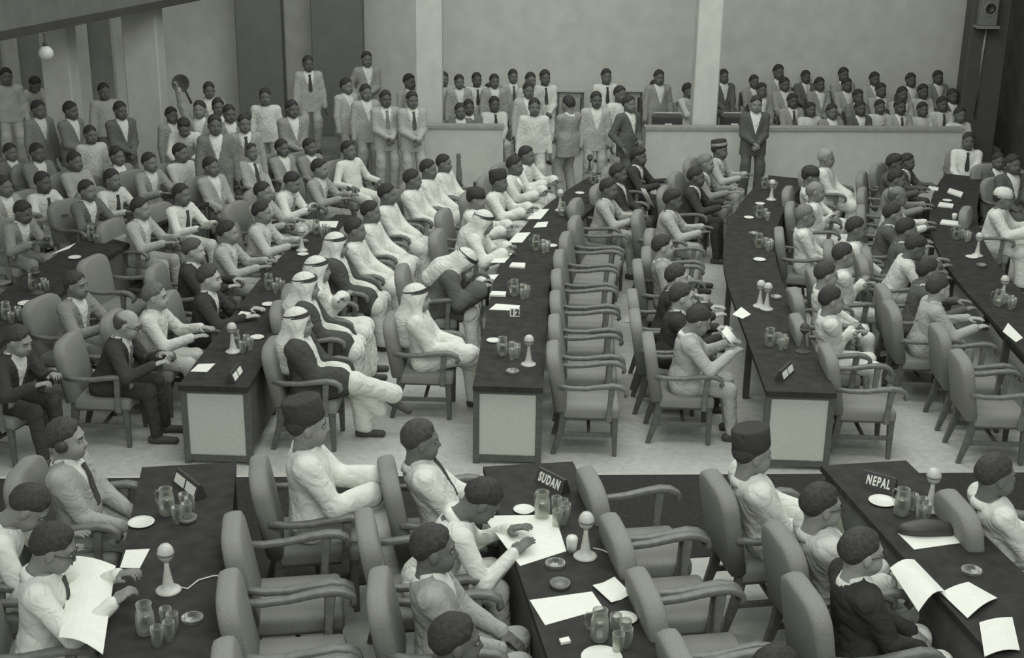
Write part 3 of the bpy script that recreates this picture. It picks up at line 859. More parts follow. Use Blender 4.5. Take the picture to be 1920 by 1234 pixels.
# ------------------------------------------------------------------ long tables
TW, TH = .31, .765
def long_table(path, label, ends=(True, True), z=0.0):
    """path: list of (x, y) from the near or front end to the far end"""
    p0 = Vector((path[0][0], path[0][1], 0))
    t = empty('conference_table', p0 + Vector((0, 0, z))); tag(t, label, 'table', 'long conference tables')
    pts = [Vector((x, y, 0)) - p0 for x, y in path]
    nr = []
    for i in range(len(pts)):
        d = (pts[min(i + 1, len(pts) - 1)] - pts[max(i - 1, 0)]).normalized(); nr.append(Vector((d.y, -d.x, 0)))
    def ribbon(o0, o1, z0, z1, trim=0.0):
        v = []; f = []
        for i, (p, n) in enumerate(zip(pts, nr)):
            q = p
            if trim and i == 0: q = p + (pts[1] - p).normalized() * trim
            if trim and i == len(pts) - 1: q = p + (pts[-2] - p).normalized() * trim
            for o, z in ((o0, z0), (o1, z0), (o1, z1), (o0, z1)): v.append(q + n * o + Vector((0, 0, z)))
        for i in range(len(pts) - 1):
            for k in range(4): f.append((i * 4 + k, i * 4 + (k + 1) % 4, i * 4 + 4 + (k + 1) % 4, i * 4 + 4 + k))
        f.append((3, 2, 1, 0)); b = 4 * (len(pts) - 1); f.append((b, b + 1, b + 2, b + 3))
        return v, f
    top = fix_normals(MB().add(*ribbon(-TW, TW, TH - .045, TH)).mesh('tabletop')); obj('tabletop', top, M_TOP, t)
    sp = fix_normals(MB().add(*ribbon(TW - .05, TW - .025, .10, TH - .045, .04)).mesh('side_panel')); obj('side_panel', sp, M_FRAME, t)
    for which, e in enumerate(ends):
        i = 0 if which == 0 else len(pts) - 1
        d = (pts[1] - pts[0]).normalized() if which == 0 else (pts[-2] - pts[-1]).normalized()
        n = nr[i]; p = pts[i] + d * .03
        mx = Matrix(((n.x, d.x, 0, p.x), (n.y, d.y, 0, p.y), (0, 0, 1, 0), (0, 0, 0, 1)))
        w = TW - .01
        for s in (-1, 1):
            obj('end_post', MB().box(s * w - .028 - .02 * s, s * w + .028 - .02 * s, 0, .06, 0, TH - .045, .004, 1).mesh('end_post'), M_FRAME, t, mx)
        obj('top_rail', MB().box(-w + .03, w - .03, .004, .05, TH - .085, TH - .045).mesh('top_rail'), M_FRAME, t, mx)
        obj('bottom_rail', MB().box(-w + .03, w - .03, .004, .05, .03, .09).mesh('bottom_rail'), M_FRAME, t, mx)
        obj('end_panel', MB().box(-w + .035, w - .035, .012, .03, .085, TH - .08).mesh('end_panel'), M_PANEL, t, mx)['label'] = 'pale framed panel'
    for k in range(4, len(pts) - 2, 5):
        for s in (-1, 1):
            q = pts[k] + nr[k] * (s * (TW - .08))
            obj('leg', MB().box(q.x - .03, q.x + .03, q.y - .03, q.y + .03, 0, TH - .045).mesh('leg'), M_FRAME, t)
    return t
def mid_path(x0, y0, y1, n=20):
    return [(x0 + bend(y0 + (y1 - y0) * i / n) - bend(y0), y0 + (y1 - y0) * i / n) for i in range(n + 1)]
TAB = {'A': (-2.61, 10.83, 16.9), 'B': (-.03, 10.92, 19.6), 'C': (2.56, 10.90, 19.6), 'Z': (-5.2, 10.9, 17.6), 'E': (5.17, 10.9, 19.9)}
long_table(mid_path(*TAB['A']), 'long dark table with pale end panel at left of the aisle, jug near its end')
long_table(mid_path(*TAB['B']), 'long dark table with pale end panel beside the row of empty armchairs')
long_table(mid_path(*TAB['C']), 'long dark table with pale end panel at right, below the standing dark-suited man')
long_table(mid_path(*TAB['Z']), 'long dark table at the far left edge among shaded delegates')
long_table(mid_path(*TAB['E']), 'long dark table at the far right edge strewn with papers')
FG = {'1': (-2.16, 8.16), '2': (.124, 8.25), '3': (2.43, 8.35)}
def fg_path(x, y, y2, n=6): return [(x + FG_SLOPE * (yy - y), yy) for yy in [y + (y2 - y) * i / n for i in range(n + 1)]]
long_table(fg_path(*FG['1'], 3.9), 'dark front table at lower left with microphone and two water jugs', z=FGZ)
long_table(fg_path(*FG['2'], 3.9), 'dark front table in the middle bearing the SUDAN name plate', z=FGZ)
long_table(fg_path(*FG['3'], 3.9), 'dark front table at lower right bearing the NEPAL name plate', z=FGZ)

def table_x(k, y):
    x0, y0, y1 = TAB[k]; return x0 + bend(y) - bend(y0)

# ------------------------------------------------------------------ people
ORD = ['first', 'second', 'third', 'fourth', 'fifth', 'sixth', 'seventh', 'eighth', 'ninth', 'tenth', 'eleventh', 'twelfth', 'thirteenth', 'fourteenth', 'fifteenth', 'sixteenth', 'seventeenth', 'eighteenth', 'nineteenth', 'twentieth', 'twenty-first', 'twenty-second', 'twenty-third', 'twenty-fourth']
def tone_word(outfit, v, hat=None):
    c = 'white' if v >= .55 else 'pale grey' if v >= .33 else 'grey' if v >= .17 else 'dark'
    return {'suit': c + ' suit', 'shirt': c + ' shirt', 'robe': c + ' robe'}[outfit]
def row(where, group, face, folks, floor=0.0, seats='arm', byx=False, extra=''):
    items = sorted(folks, key=(lambda q: q[0]) if byx else (lambda q: -q[1]))
    for i, q in enumerate(items):
        px, py, pose, outfit, v, sk = q[:6]; o = dict(q[6]) if len(q) > 6 else {}
        turn = math.radians(o.pop('turn', 0)); fl_ = o.pop('floor', floor); seat_ = o.pop('seat', True)
        lab = o.pop('label', None)
        if lab is None:
            hat = o.get('hat')
            hw = {'scarf': ' and corded headscarf', 'cap': ' and dark cap', 'box': ' and dark cap', 'band': ' and banded cap', 'skull': ' and skull cap'}.get(hat, '')
            tw = ' and dark tie' if o.get('tie') is not None and not hw else ''
            lab = 'man in %s%s, %s from %s, %s' % (tone_word(outfit, v), hw, ORD[i], 'left' if byx else 'front', where)
            clab = '%s from %s, %s' % (ORD[i], 'left' if byx else 'front', where)
        else: clab = 'of the ' + lab
        fc = (lambda y, t=turn: face(y) + t) if callable(face) else face + turn
        t, f = person(px, py, pose, outfit, v, sk, fc, fl_, label=lab, group=group, **o)
        if POSES[pose][0] == 'seat' and seat_:
            if seats == 'arm': chair(t.location.x, t.location.y, f, ('occupied armchair, ' if clab[:2] != 'of' else 'armchair ') + clab, 'occupied armchairs', fl_)
            else: simple_chair(t.location.x, t.location.y, f, fl_, 'plain chair, ' + clab, 'onlookers chairs')
W, L, G, D, K = .72, .42, .25, .10, .045
d_, m_, l_ = .07, .15, .34
MID = face_mid
HI = dict(lod='hi')
def h(**k): k['lod'] = 'hi'; return k

row('left of left pale-ended table', 'delegates at the left table', MID, [
 (240, 607, 'desk2', 'suit', K, .30, h(glasses=True, hair='bald', hairv=.10, tie=.2)),
 (292, 555, 'desk', 'suit', .62, .30, h(hair='short', hairv=.16)),
 (393, 521, 'desk', 'suit', K, .36, h(hairv=.06)),
 (364, 469, 'desk', 'suit', K, .33, dict(hairv=.10)),
 (428, 435, 'desk', 'suit', L, .22, {}),
 (492, 398, 'desk', 'suit', .52, .16, {}),
 (494, 360, 'desk', 'suit', .42, .14, dict(turn=-8)),
 (549, 341, 'desk2', 'suit', W, .13, dict(tie=.3)),
 (600, 316, 'desk', 'suit', .34, .15, {}),
 (654, 281, 'arms', 'shirt', W, .10, dict(turn=-15)),
])
ARB = dict(hat='scarf')
row('right of left pale-ended table', 'robed delegates on the right of the left table', MID, [
 (561, 604, 'cross', 'robe', W, .22, h(hat='scarf', cloak=.06, label='robed man in headscarf and dark cloak with legs crossed, nearest the aisle', trouser=W)),
 (575, 536, 'lap', 'robe', W, .22, h(hat='scarf', cloak=.07, turn=6)),
 (597, 505, 'folded', 'robe', W, .22, h(hat='scarf', turn=4)),
 (632, 459, 'lap', 'robe', W, .20, h(hat='scarf', cloak=.075)),
 (667, 430, 'lap', 'robe', W, .12, dict(hairv=.04)),
 (696, 397, 'lap', 'robe', W, .11, dict()),
 (727, 364, 'lap', 'robe', W, .10, dict()),
 (774, 336, 'lap', 'robe', W, .10, dict(yaw=15)),
 (804, 317, 'lap', 'robe', W, .10, dict()),
 (833, 306, 'lap', 'robe', W, .10, dict(scale=0.95, )),
])
row('left of middle pale-ended table', 'delegates at the middle table', MID, [
 (783, 558, 'cross', 'robe', W, .26, h(hat='scarf', label='man in white headscarf sitting near the end of middle table')),
 (872, 490, 'bow', 'robe', W, .22, h(hat='scarf', cloak=.10)),
 (908, 416, 'desk2', 'robe', W, .20, dict(hat='scarf')),
 (894, 372, 'desk', 'robe', W, .20, dict(hat='skull', capv=.04)),
 (936, 340, 'desk', 'robe', W, .09, dict(hat='cap')),
 (966, 310, 'desk', 'robe', W, .09, dict()),
 (988, 291, 'desk', 'robe', W, .09, dict(turn=-5)),
])
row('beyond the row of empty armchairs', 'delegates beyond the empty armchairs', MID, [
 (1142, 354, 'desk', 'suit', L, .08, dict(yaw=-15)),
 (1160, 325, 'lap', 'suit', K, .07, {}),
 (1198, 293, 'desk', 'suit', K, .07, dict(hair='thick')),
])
row('left of right pale-ended table', 'delegates at the right table', MID, [
 (1311, 600, 'read', 'suit', .44, .22, h(hairv=.04, label='man in pale suit reading a paper at the right table')),
 (1279, 556, 'desk', 'suit', K, .34, h(hairv=.05)),
 (1270, 519, 'desk', 'suit', K, .34, h(hairv=.045)),
 (1244, 462, 'arms', 'suit', .33, .32, h(hairv=.045)),
 (1262, 375, 'desk', 'suit', L, .07, dict(hair='thick')),
 (1306, 331, 'desk', 'suit', K, .07, dict()),
 (1324, 306, 'desk', 'suit', G, .16, dict(hairv=.25)),
 (1350, 281, 'desk', 'suit', L, .09, dict(hat='band')),
])
row('right of right pale-ended table', 'white-clad delegates on the right of the right table', MID, [
 (1560, 562, 'folded', 'shirt', W, .22, h(hairv=.035)),
 (1550, 514, 'lap', 'shirt', W, .24, h(hairv=.05)),
 (1583, 478, 'folded', 'shirt', W, .20, h(hairv=.045)),
 (1606, 428, 'lap', 'shirt', W, .11, dict(turn=-6)),
 (1511, 404, 'lap', 'shirt', W, .15, dict(hairv=.22)),
 (1530, 358, 'folded', 'shirt', W, .20, dict(hair='bald', hairv=.25)),
 (1521, 330, 'lap', 'shirt', W, .12, dict(hat='skull', capv=.05)),
 (1550, 296, 'lap', 'robe', W, .15, dict(hairv=.40, label='grey-haired man in white robe sitting upright before the long parapet')),
])
row('left of far right table', 'delegates at the far right table', MID, [
 (1760, 540, 'desk', 'suit', L, .33, h(hairv=.05, yaw=15)),
 (1741, 509, 'desk', 'suit', D, .14, dict()),
 (1717, 463, 'desk2', 'shirt', .60, .09, h(hair='thick', label='man in white patterned shirt at the far right table, head turned away')),
 (1701, 431, 'desk', 'suit', D, .13, dict(scale=1.04, )),
 (1675, 401, 'desk', 'suit', D, .20, dict()),
 (1684, 367, 'desk', 'suit', W, .12, dict(hair='bald', hairv=.12)),
 (1682, 335, 'desk', 'suit', G, .10, dict()),
 (1678, 306, 'desk', 'suit', D, .06, dict(hair='thick')),
 (1702, 303, 'desk', 'suit', D, .07, dict(scale=0.92, turn=-10)),
])
row('right of far right table', 'delegates right of the far right table', MID, [
 (1882, 372, 'desk', 'robe', W, .12, dict(hat='skull', capv=.7, turn=-12)),
 (1816, 264, 'lap', 'shirt', W, .07, dict(tie=.04, turn=-70)),
 (1872, 302, 'lap', 'suit', D, .07, dict(scale=0.93, turn=-60)),
 (1900, 308, 'lap', 'suit', D, .07, dict(scale=1.05, turn=-50)),
])
LEFT = lambda y: face_mid(y) - math.radians(16)
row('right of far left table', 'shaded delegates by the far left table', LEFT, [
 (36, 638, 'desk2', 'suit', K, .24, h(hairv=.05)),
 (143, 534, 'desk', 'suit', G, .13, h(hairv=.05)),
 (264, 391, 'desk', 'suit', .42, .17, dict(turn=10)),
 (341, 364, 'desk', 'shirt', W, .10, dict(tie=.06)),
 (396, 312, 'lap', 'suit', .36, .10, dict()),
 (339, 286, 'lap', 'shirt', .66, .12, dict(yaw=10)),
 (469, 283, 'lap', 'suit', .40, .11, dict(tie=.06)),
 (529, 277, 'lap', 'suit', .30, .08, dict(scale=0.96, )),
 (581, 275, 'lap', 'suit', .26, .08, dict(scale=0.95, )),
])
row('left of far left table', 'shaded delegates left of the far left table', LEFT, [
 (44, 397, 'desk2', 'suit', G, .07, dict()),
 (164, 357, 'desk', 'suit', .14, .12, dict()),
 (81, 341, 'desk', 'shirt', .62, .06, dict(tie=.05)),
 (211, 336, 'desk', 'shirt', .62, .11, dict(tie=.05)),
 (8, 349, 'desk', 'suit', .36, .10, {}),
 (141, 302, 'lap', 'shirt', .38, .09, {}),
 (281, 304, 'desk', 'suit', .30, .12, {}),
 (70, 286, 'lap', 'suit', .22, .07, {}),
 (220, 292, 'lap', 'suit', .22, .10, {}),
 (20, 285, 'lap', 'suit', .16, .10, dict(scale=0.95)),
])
TOCAM = -math.radians(70)
row('in the standing crowd', 'standing crowd at the left', TOCAM, [
 (12, 143, 'stand', 'shirt', .55, .11, dict(scale=1.05, turn=10)),
 (66, 158, 'stoop', 'shirt', .62, .10, dict(turn=30)),
 (72, 205, 'stand', 'suit', .24, .08, dict(turn=35)),
 (133, 207, 'clasp', 'suit', .20, .07, dict(turn=45)),
 (195, 171, 'stand', 'shirt', .42, .08, dict(trouser=.12, turn=15)),
 (226, 207, 'clasp', 'suit', .13, .07, dict(turn=25)),
 (170, 252, 'stand', 'shirt', .52, .08, dict(scale=0.93, turn=20)),
 (345, 238, 'stoop', 'shirt', .66, .10, dict(turn=-10)),
 (374, 205, 'raise', 'suit', .36, .14, dict(turn=-20, label='man in pale jacket raising a dark round reflector above the left crowd')),
 (392, 169, 'stand', 'suit', .40, .08, {}),
 (409, 200, 'stand', 'suit', .26, .08, {}),
 (430, 213, 'clasp', 'suit', .28, .07, dict(turn=10)),
 (403, 234, 'stand', 'suit', .20, .08, dict(scale=1.05)),
 (458, 231, 'stand', 'suit', .34, .10, dict(tie=.06)),
 (497, 181, 'stand', 'shirt', .66, .09, dict(trouser=.36, turn=-10)),
 (548, 204, 'clasp', 'suit', .28, .07, dict(turn=15)),
 (322, 216, 'stand', 'suit', .30, .08, dict(scale=0.93, turn=25)),
], byx=True)
row('standing left of parapet', 'standing men left of the parapet', TOCAM, [
 (578, 119, 'stand', 'suit', .40, .06, dict(tie=.05, floor=.3, label='tall man in pale suit and dark tie between the two dark pillars')),
 (688, 111, 'pocket', 'suit', .33, .10, dict(floor=.3, label='man in pale suit standing highest, right of the dark pillars')),
 (650, 161, 'stand', 'suit', .45, .12, dict(turn=30)),
 (686, 173, 'stand', 'suit', .40, .10, dict(turn=10)),
 (723, 185, 'clasp', 'suit', .42, .06, dict(tie=.2)),
 (773, 187, 'clasp', 'suit', .42, .08, dict(tie=.08)),
 (768, 153, 'stand', 'suit', .40, .09, dict(turn=25)),
], byx=True)
st = MB().box(-4.6, -1.9, 22.75, 24.6, 0, .30, .01, 1)
struct(obj('floor_platform', st.mesh('floor_platform'), mat(.2, .9, .1, 8., 'tier')))
row('standing in the parapet gap', 'standing men in the parapet gap', TOCAM, [
 (1002, 200, 'stand', 'shirt', .62, .09, dict(turn=-15, trouser=.55)),
 (1065, 195, 'clasp', 'suit', .30, .16, dict(turn=-160)),
 (1118, 187, 'stand', 'suit', .45, .06, dict(turn=-10)),
 (1180, 195, 'pocket', 'suit', .10, .10, dict(turn=20)),
], byx=True)
row('before the long parapet', 'standing men before the long parapet', TOCAM, [
 (1418, 195, 'clasp', 'suit', .09, .14, dict(label='dark-suited man standing with clasped hands in front of the long parapet', turn=-20)),
], byx=True)
GAL = math.radians(-75)
def onl(where, folks, floor): row(where, 'onlookers behind the parapet', GAL, folks, floor, 'plain', True)
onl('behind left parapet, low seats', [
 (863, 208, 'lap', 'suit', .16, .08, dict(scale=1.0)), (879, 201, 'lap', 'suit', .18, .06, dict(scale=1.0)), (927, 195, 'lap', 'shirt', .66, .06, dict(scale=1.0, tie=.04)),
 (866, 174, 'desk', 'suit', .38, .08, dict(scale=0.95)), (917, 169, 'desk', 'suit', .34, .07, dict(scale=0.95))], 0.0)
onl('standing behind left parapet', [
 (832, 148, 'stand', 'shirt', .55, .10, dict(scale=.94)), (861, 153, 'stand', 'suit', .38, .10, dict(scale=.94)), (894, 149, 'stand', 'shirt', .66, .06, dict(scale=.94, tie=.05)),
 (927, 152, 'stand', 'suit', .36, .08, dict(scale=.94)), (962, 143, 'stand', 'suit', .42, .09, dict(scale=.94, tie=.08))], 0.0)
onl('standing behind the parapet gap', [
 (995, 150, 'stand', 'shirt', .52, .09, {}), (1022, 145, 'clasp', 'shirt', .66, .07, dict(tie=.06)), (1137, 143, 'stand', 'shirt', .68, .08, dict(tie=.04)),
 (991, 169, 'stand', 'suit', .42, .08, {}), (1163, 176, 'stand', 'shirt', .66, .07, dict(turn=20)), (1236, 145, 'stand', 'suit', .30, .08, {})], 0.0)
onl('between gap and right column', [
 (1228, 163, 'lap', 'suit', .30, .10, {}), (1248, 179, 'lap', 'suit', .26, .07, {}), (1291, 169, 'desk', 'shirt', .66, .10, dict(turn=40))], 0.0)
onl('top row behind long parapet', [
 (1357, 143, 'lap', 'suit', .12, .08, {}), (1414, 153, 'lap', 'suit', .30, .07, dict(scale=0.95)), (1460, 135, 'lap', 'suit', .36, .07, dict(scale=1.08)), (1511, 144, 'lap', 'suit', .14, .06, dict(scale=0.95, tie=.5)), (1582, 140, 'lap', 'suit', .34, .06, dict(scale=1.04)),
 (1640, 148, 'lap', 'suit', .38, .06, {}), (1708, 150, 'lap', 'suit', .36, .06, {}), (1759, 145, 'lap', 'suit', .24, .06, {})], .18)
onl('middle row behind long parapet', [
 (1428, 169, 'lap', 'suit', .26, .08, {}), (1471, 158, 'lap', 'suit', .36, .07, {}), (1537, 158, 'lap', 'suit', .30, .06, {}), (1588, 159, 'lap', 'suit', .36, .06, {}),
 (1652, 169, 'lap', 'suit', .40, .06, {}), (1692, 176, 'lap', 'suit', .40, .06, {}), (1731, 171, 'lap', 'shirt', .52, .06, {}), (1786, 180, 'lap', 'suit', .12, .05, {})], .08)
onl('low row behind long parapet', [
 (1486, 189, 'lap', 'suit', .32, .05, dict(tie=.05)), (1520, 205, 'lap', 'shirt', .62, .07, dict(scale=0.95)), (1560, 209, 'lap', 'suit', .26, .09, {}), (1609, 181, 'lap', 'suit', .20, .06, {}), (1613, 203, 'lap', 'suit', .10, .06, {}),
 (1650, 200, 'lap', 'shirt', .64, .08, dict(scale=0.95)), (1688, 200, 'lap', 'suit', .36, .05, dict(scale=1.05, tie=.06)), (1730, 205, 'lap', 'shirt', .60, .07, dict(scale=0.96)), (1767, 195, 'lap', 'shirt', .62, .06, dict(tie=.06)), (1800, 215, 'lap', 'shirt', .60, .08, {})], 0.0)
# tiers carrying the upper rows
struct(obj('floor_tier', poly_slab([(3.5, 23.6), (9.2, 23.85), (9.2, BW), (3.5, BW)], 0, .08), mat(0.22, .9, .1, 8., 'tier')))
struct(obj('floor_tier', poly_slab([(3.5, 24.7), (9.2, 24.95), (9.2, BW), (3.5, BW)], .08, .18), mat(0.22, .9, .1, 8., 'tier')))

# ---- front block
row('front left', 'delegates at the lower left table', FACE_FG, [
 (126, 822, 'lap', 'suit', .36, .24, h(headset=True, hairv=.05, tie=.06, turn=-10, label='man in grey suit wearing headphones at the lower left table')),
 (56, 950, 'bow', 'shirt', W, .16, h(hairv=.04, label='man in white bowing his head at the lower left table')),
 (102, 1026, 'read', 'shirt', W, .15, h(glasses=True, hairv=.035, tie=.06, label='bespectacled man in white reading a broad paper at lower left')),
], FGZ)
row('front', 'delegates of the front block', FACE_FG, [
 (578, 797, 'offer', 'robe', W, .20, h(scale=1.05, hat='box', hairv=.05, label='man in white with tall dark cap sitting among the empty front armchairs')),
 (790, 824, 'recline', 'suit', W, .10, h(hairv=.06, shirtv=.6, tie=.08, label='man in white suit farthest along the middle front table')),
 (905, 938, 'bow', 'shirt', W, .10, h(hairv=.035, label='man in white bowing deeply over papers on the middle front table')),
 (815, 1028, 'lap', 'suit', .36, .09, h(hairv=.04, turn=-6, label='man in grey tweed suit with dark hair in the lower middle')),
 (856, 1200, 'lap', 'suit', .12, .07, h(hairv=.03, label='dark-haired man cropped by the bottom edge, lower middle')),
 (1412, 850, 'recline', 'robe', W, .20, h(hat='box', hairv=.05, label='man in white robe and dark box cap left of the NEPAL table')),
 (1541, 947, 'recline', 'robe', .58, .18, h(hairv=.04, glasses=True, label='man in pale clothes with dark hair, second at the NEPAL table')),
 (1617, 1034, 'lap', 'suit', .03, .26, h(hairv=.045, trouser=W, glasses=True, label='man in black suit and white trousers at the NEPAL table')),
 (1460, 1262, 'lap', 'suit', .20, .10, h(hairv=.025, label='black-haired man barely in view at the bottom edge, right of centre')),
 (1868, 890, 'recline', 'shirt', .74, .10, h(hairv=.045, turn=-4, label='man in white seen from behind on the right of the NEPAL table')),
], FGZ)

# ------------------------------------------------------------------ empty armchairs
def empties(pts, face, where, zref=.70, dx=.20):
    for i, (px, py) in enumerate(sorted(pts, key=lambda q: -q[1])):
        w = at(px, py, zref); f = face(w.y) if callable(face) else face
        chair(w.x - dx * math.cos(f), w.y - dx * math.sin(f), f, 'empty upholstered armchair, %s from the front, %s' % (ORD[i], where), 'empty armchairs')
# beside the middle pale-ended table: one line of chairs following the curve of the table
for i in range(7):
    y = 11.42 + .775 * i
    chair(table_x('B', y) + .74, y, face_mid(y), 'empty upholstered armchair, %s from the front, on the right of the middle table' % ORD[i], 'empty armchairs')
for i, y in enumerate((11.45,)):
    chair(3.23 + bend(y) - bend(10.9), y, face_mid(y), 'empty armchair nearest the aisle on the right of the right pale-ended table', 'empty armchairs')
for i, y in enumerate((11.35, 12.1)):
    chair(4.42 + bend(y) - bend(10.9), y, face_mid(y) , 'empty dim armchair, %s from the front, left of the far right table' % ORD[i], 'empty armchairs')
for i, y in enumerate((14.7, 15.5)):
    chair(1.70 + bend(y) - bend(10.9), y, face_mid(y), 'empty armchair, %s of two between the dark-suited and grey-suited delegates at right table' % ORD[i], 'empty armchairs')
for i, (px, py) in enumerate(((225, 500),)):
    w = at(px, py, .9); chair(w.x, w.y, face_mid(w.y) - .2, 'shaded empty armchair by the far left table behind the grey-haired white-suited man', 'empty armchairs')
# front block
for i, y in enumerate((6.98, 6.30, 5.62, 4.95)):
    chair(FG['1'][0] + FG_SLOPE * (y - FG['1'][1]) + .70, y, FACE_FG, 'empty armchair, %s from the aisle, on the right of the lower left table' % ORD[i], 'empty armchairs', FGZ)
for i, y in enumerate((7.68, 7.03, 6.38, 5.75)):
    chair(FG['2'][0] + FG_SLOPE * (y - FG['2'][1]) + .64, y, FACE_FG, 'empty armchair, %s from the aisle, on the right of the SUDAN table' % ORD[i], 'empty armchairs', FGZ)

# ------------------------------------------------------------------ things on the tables
ZT = TH
def put(name, px, py, z=None, rz=0.0):
    z = ZT if z is None else z
    w = at(px, py, z); return empty(name, (w.x, w.y, z), rz), w
JUG_B = MB().lathe([(.001, .004), (.052, .004), (.058, .02), (.062, .09), (.058, .15), (.048, .19), (.052, .225), (.048, .225), (.044, .19), (.054, .15), (.058, .09), (.054, .02), (.001, .012)], 18).mesh('vessel', True)
JUG_H = MB().tube([(.052, 0, .19), (.085, 0, .19), (.102, 0, .16), (.10, 0, .11), (.082, 0, .075), (.058, 0, .07)], .007, 7).mesh('handle', True)
JUG_W = MB().lathe([(.001, .013), (.052, .018), (.056, .09), (.053, .135), (.001, .135)], 16).mesh('water', True)
GLS = MB().lathe([(.001, .003), (.028, .003), (.033, .11), (.030, .11), (.025, .010), (.001, .010)], 14).mesh('glass', True)
TRAY = MB().lathe([(.001, 0), (.15, 0), (.165, .014), (.160, .016), (.148, .006), (.001, .006)], 24).mesh('tray', True)
M_WATER = mat(.42, .1, .05, 20., 'water')
M_TRAY = mat(.16, .35, .1, 20., 'tray')
NJ = [0]
def jugset(px, py, where, n=4, tray=False):
    """tray, jug and tumblers, each a thing of its own"""
    w = at(px, py, ZT)
    if tray:
        t = obj('tray', TRAY, M_TRAY); t.location = (w.x, w.y, ZT); tag(t, 'round tray under the water jug, ' + where, 'tray', 'water trays')
    j = empty('water_jug', (w.x - .045, w.y + .02, ZT), random.uniform(2, 4.3), .8)
    obj('vessel', JUG_B, M_GLASS, j); obj('handle', JUG_H, M_GLASS, j); obj('water', JUG_W, M_GLASS, j)
    tag(j, 'clear glass water jug with handle, ' + where, 'jug', 'glass water jugs')
    for k in range(n):
        a = -1.3 + k * 2.6 / max(n - 1, 1)
        g = obj('tumbler', GLS, M_GLASS); g.location = (w.x + .045 + .075 * math.cos(a) - .02, w.y + .095 * math.sin(a), ZT)
        tag(g, 'glass tumbler, %s from front by jug, ' % ORD[k] + where, 'glass', 'tumblers ' + where)
MICB = MB().lathe([(.001, 0), (.070, 0), (.072, .008), (.060, .016), (.040, .026), (.030, .05), (.020, .11), (.014, .15), (.013, .19), (.001, .19)], 20).mesh('stand', True)
MICH = MB().lathe([(.001, .185), (.016, .187), (.034, .20), (.044, .222), (.046, .245), (.040, .268), (.026, .286), (.001, .292)], 18).mesh('head', True)
MICR = MB().lathe([(.045, .228), (.0485, .230), (.0485, .240), (.045, .242)], 18).mesh('ring', True)
def mic(px, py, where, cord=None, dark=False):
    t, w = put('microphone', px, py, ZT, random.uniform(-.5, .5))
    obj('stand', MICB, M_MIC if not dark else M_DARK, t); hd = obj('head', MICH, M_MIC if not dark else M_DARK, t); obj('ring', MICR, M_TRAY, hd)
    tag(t, 'table microphone with flared base, ' + where, 'microphone', 'table microphones')
    if cord:
        a = t.rotation_euler.z; pts = []
        for (x, y) in cord:
            q = at(x, y, ZT + .006); v = Vector((q.x - w.x, q.y - w.y, .006)); v.rotate(Matrix.Rotation(-a, 3, 'Z')); pts.append(v)
        obj('cord', MB().tube(pts, .005, 6).mesh('cord', True), M_MIC, t)
DISC = MB().lathe([(.001, .0), (.050, .0), (.068, .012), (.066, .016), (.050, .006), (.001, .006)], 20).mesh('saucer', True)
def saucer(px, py, where, s=1.0):
    o = obj('saucer', DISC, M_CHINA); w = at(px, py, ZT); o.location = (w.x, w.y, ZT); o.scale = (s, s, 1)
    tag(o, 'small white round dish ' + where, 'dish', 'white dishes')
ASH = MB().lathe([(.001, .0), (.052, .0), (.060, .03), (.052, .03), (.045, .010), (.001, .010)], 16).mesh('ashtray', True)
def ashtray(px, py, where):
    o = obj('ashtray', ASH, M_GLASS if px % 2 else M_TRAY); w = at(px, py, ZT); o.location = (w.x, w.y, ZT)
    tag(o, 'round glass ashtray ' + where, 'ashtray', 'ashtrays')
def sheet(corners, where, z=None, name='paper', th=.003, kind='paper', m=None, bulge=0.0, fold=False):
    """a paper whose corners are given as pixels on the table plane"""
    z = ZT + .002 if z is None else z
    P = [at(x, y, z) for x, y in corners]; c = sum(P, Vector()) / 4
    n = 6; v = []; f = []
    for lay in (0, 1):
        for i in range(n + 1):
            for j in range(n + 1):
                a, b = i / n, j / n
                p = (P[0] * (1 - a) + P[1] * a) * (1 - b) + (P[3] * (1 - a) + P[2] * a) * b - c
                p.z = (th if lay else 0) + bulge * math.sin(math.pi * a) * (.5 + .5 * b)
                if fold: p.z += abs(a - .5) * .02
                v.append(p)
    m1 = n + 1; o2 = m1 * m1
    for i in range(n):
        for j in range(n):
            q = (i * m1 + j, (i + 1) * m1 + j, (i + 1) * m1 + j + 1, i * m1 + j + 1)
            f.append(q[::-1]); f.append(tuple(k + o2 for k in q))
    edge = [i * m1 for i in range(n + 1)] + [n * m1 + j for j in range(1, n + 1)] + [i * m1 + n for i in range(n - 1, -1, -1)] + [j for j in range(n - 1, 0, -1)]
    for k in range(len(edge)):
        a, b = edge[k], edge[(k + 1) % len(edge)]; f.append((a, b, b + o2, a + o2))
    o = obj(name, fix_normals(MB().add(v, f).mesh(name)), m or M_PAPER); o.location = c
    tag(o, where, kind); return o
def held(px, py, z, w, hgt, rz, tilt, label, bend_=.03):
    """a sheet held up in the hand"""
    c = at(px, py, z); n = 6; v = []; f = []
    for lay in (0, 1):
        for i in range(n + 1):
            for j in range(2):
                a = i / n - .5; v.append((bend_ * math.cos(a * 2.6) + lay * .002, a * w, (j - .5) * hgt))
    for i in range(n):
        q = (i * 2, i * 2 + 2, i * 2 + 3, i * 2 + 1); b = 2 * (n + 1)
        f.append(q); f.append(tuple(k + b for k in q[::-1])); f.append((i * 2, i * 2 + b, i * 2 + 2 + b, i * 2 + 2)); f.append((i * 2 + 1, i * 2 + 3, i * 2 + 3 + b, i * 2 + 1 + b))
    o = obj('paper', fix_normals(MB().add(v, f).mesh('paper', True)), M_PAPER)
    o.matrix_world = Matrix.Translation(c) @ Matrix.Rotation(rz, 4, 'Z') @ Matrix.Rotation(tilt, 4, 'Y')
    tag(o, label, 'paper'); return o
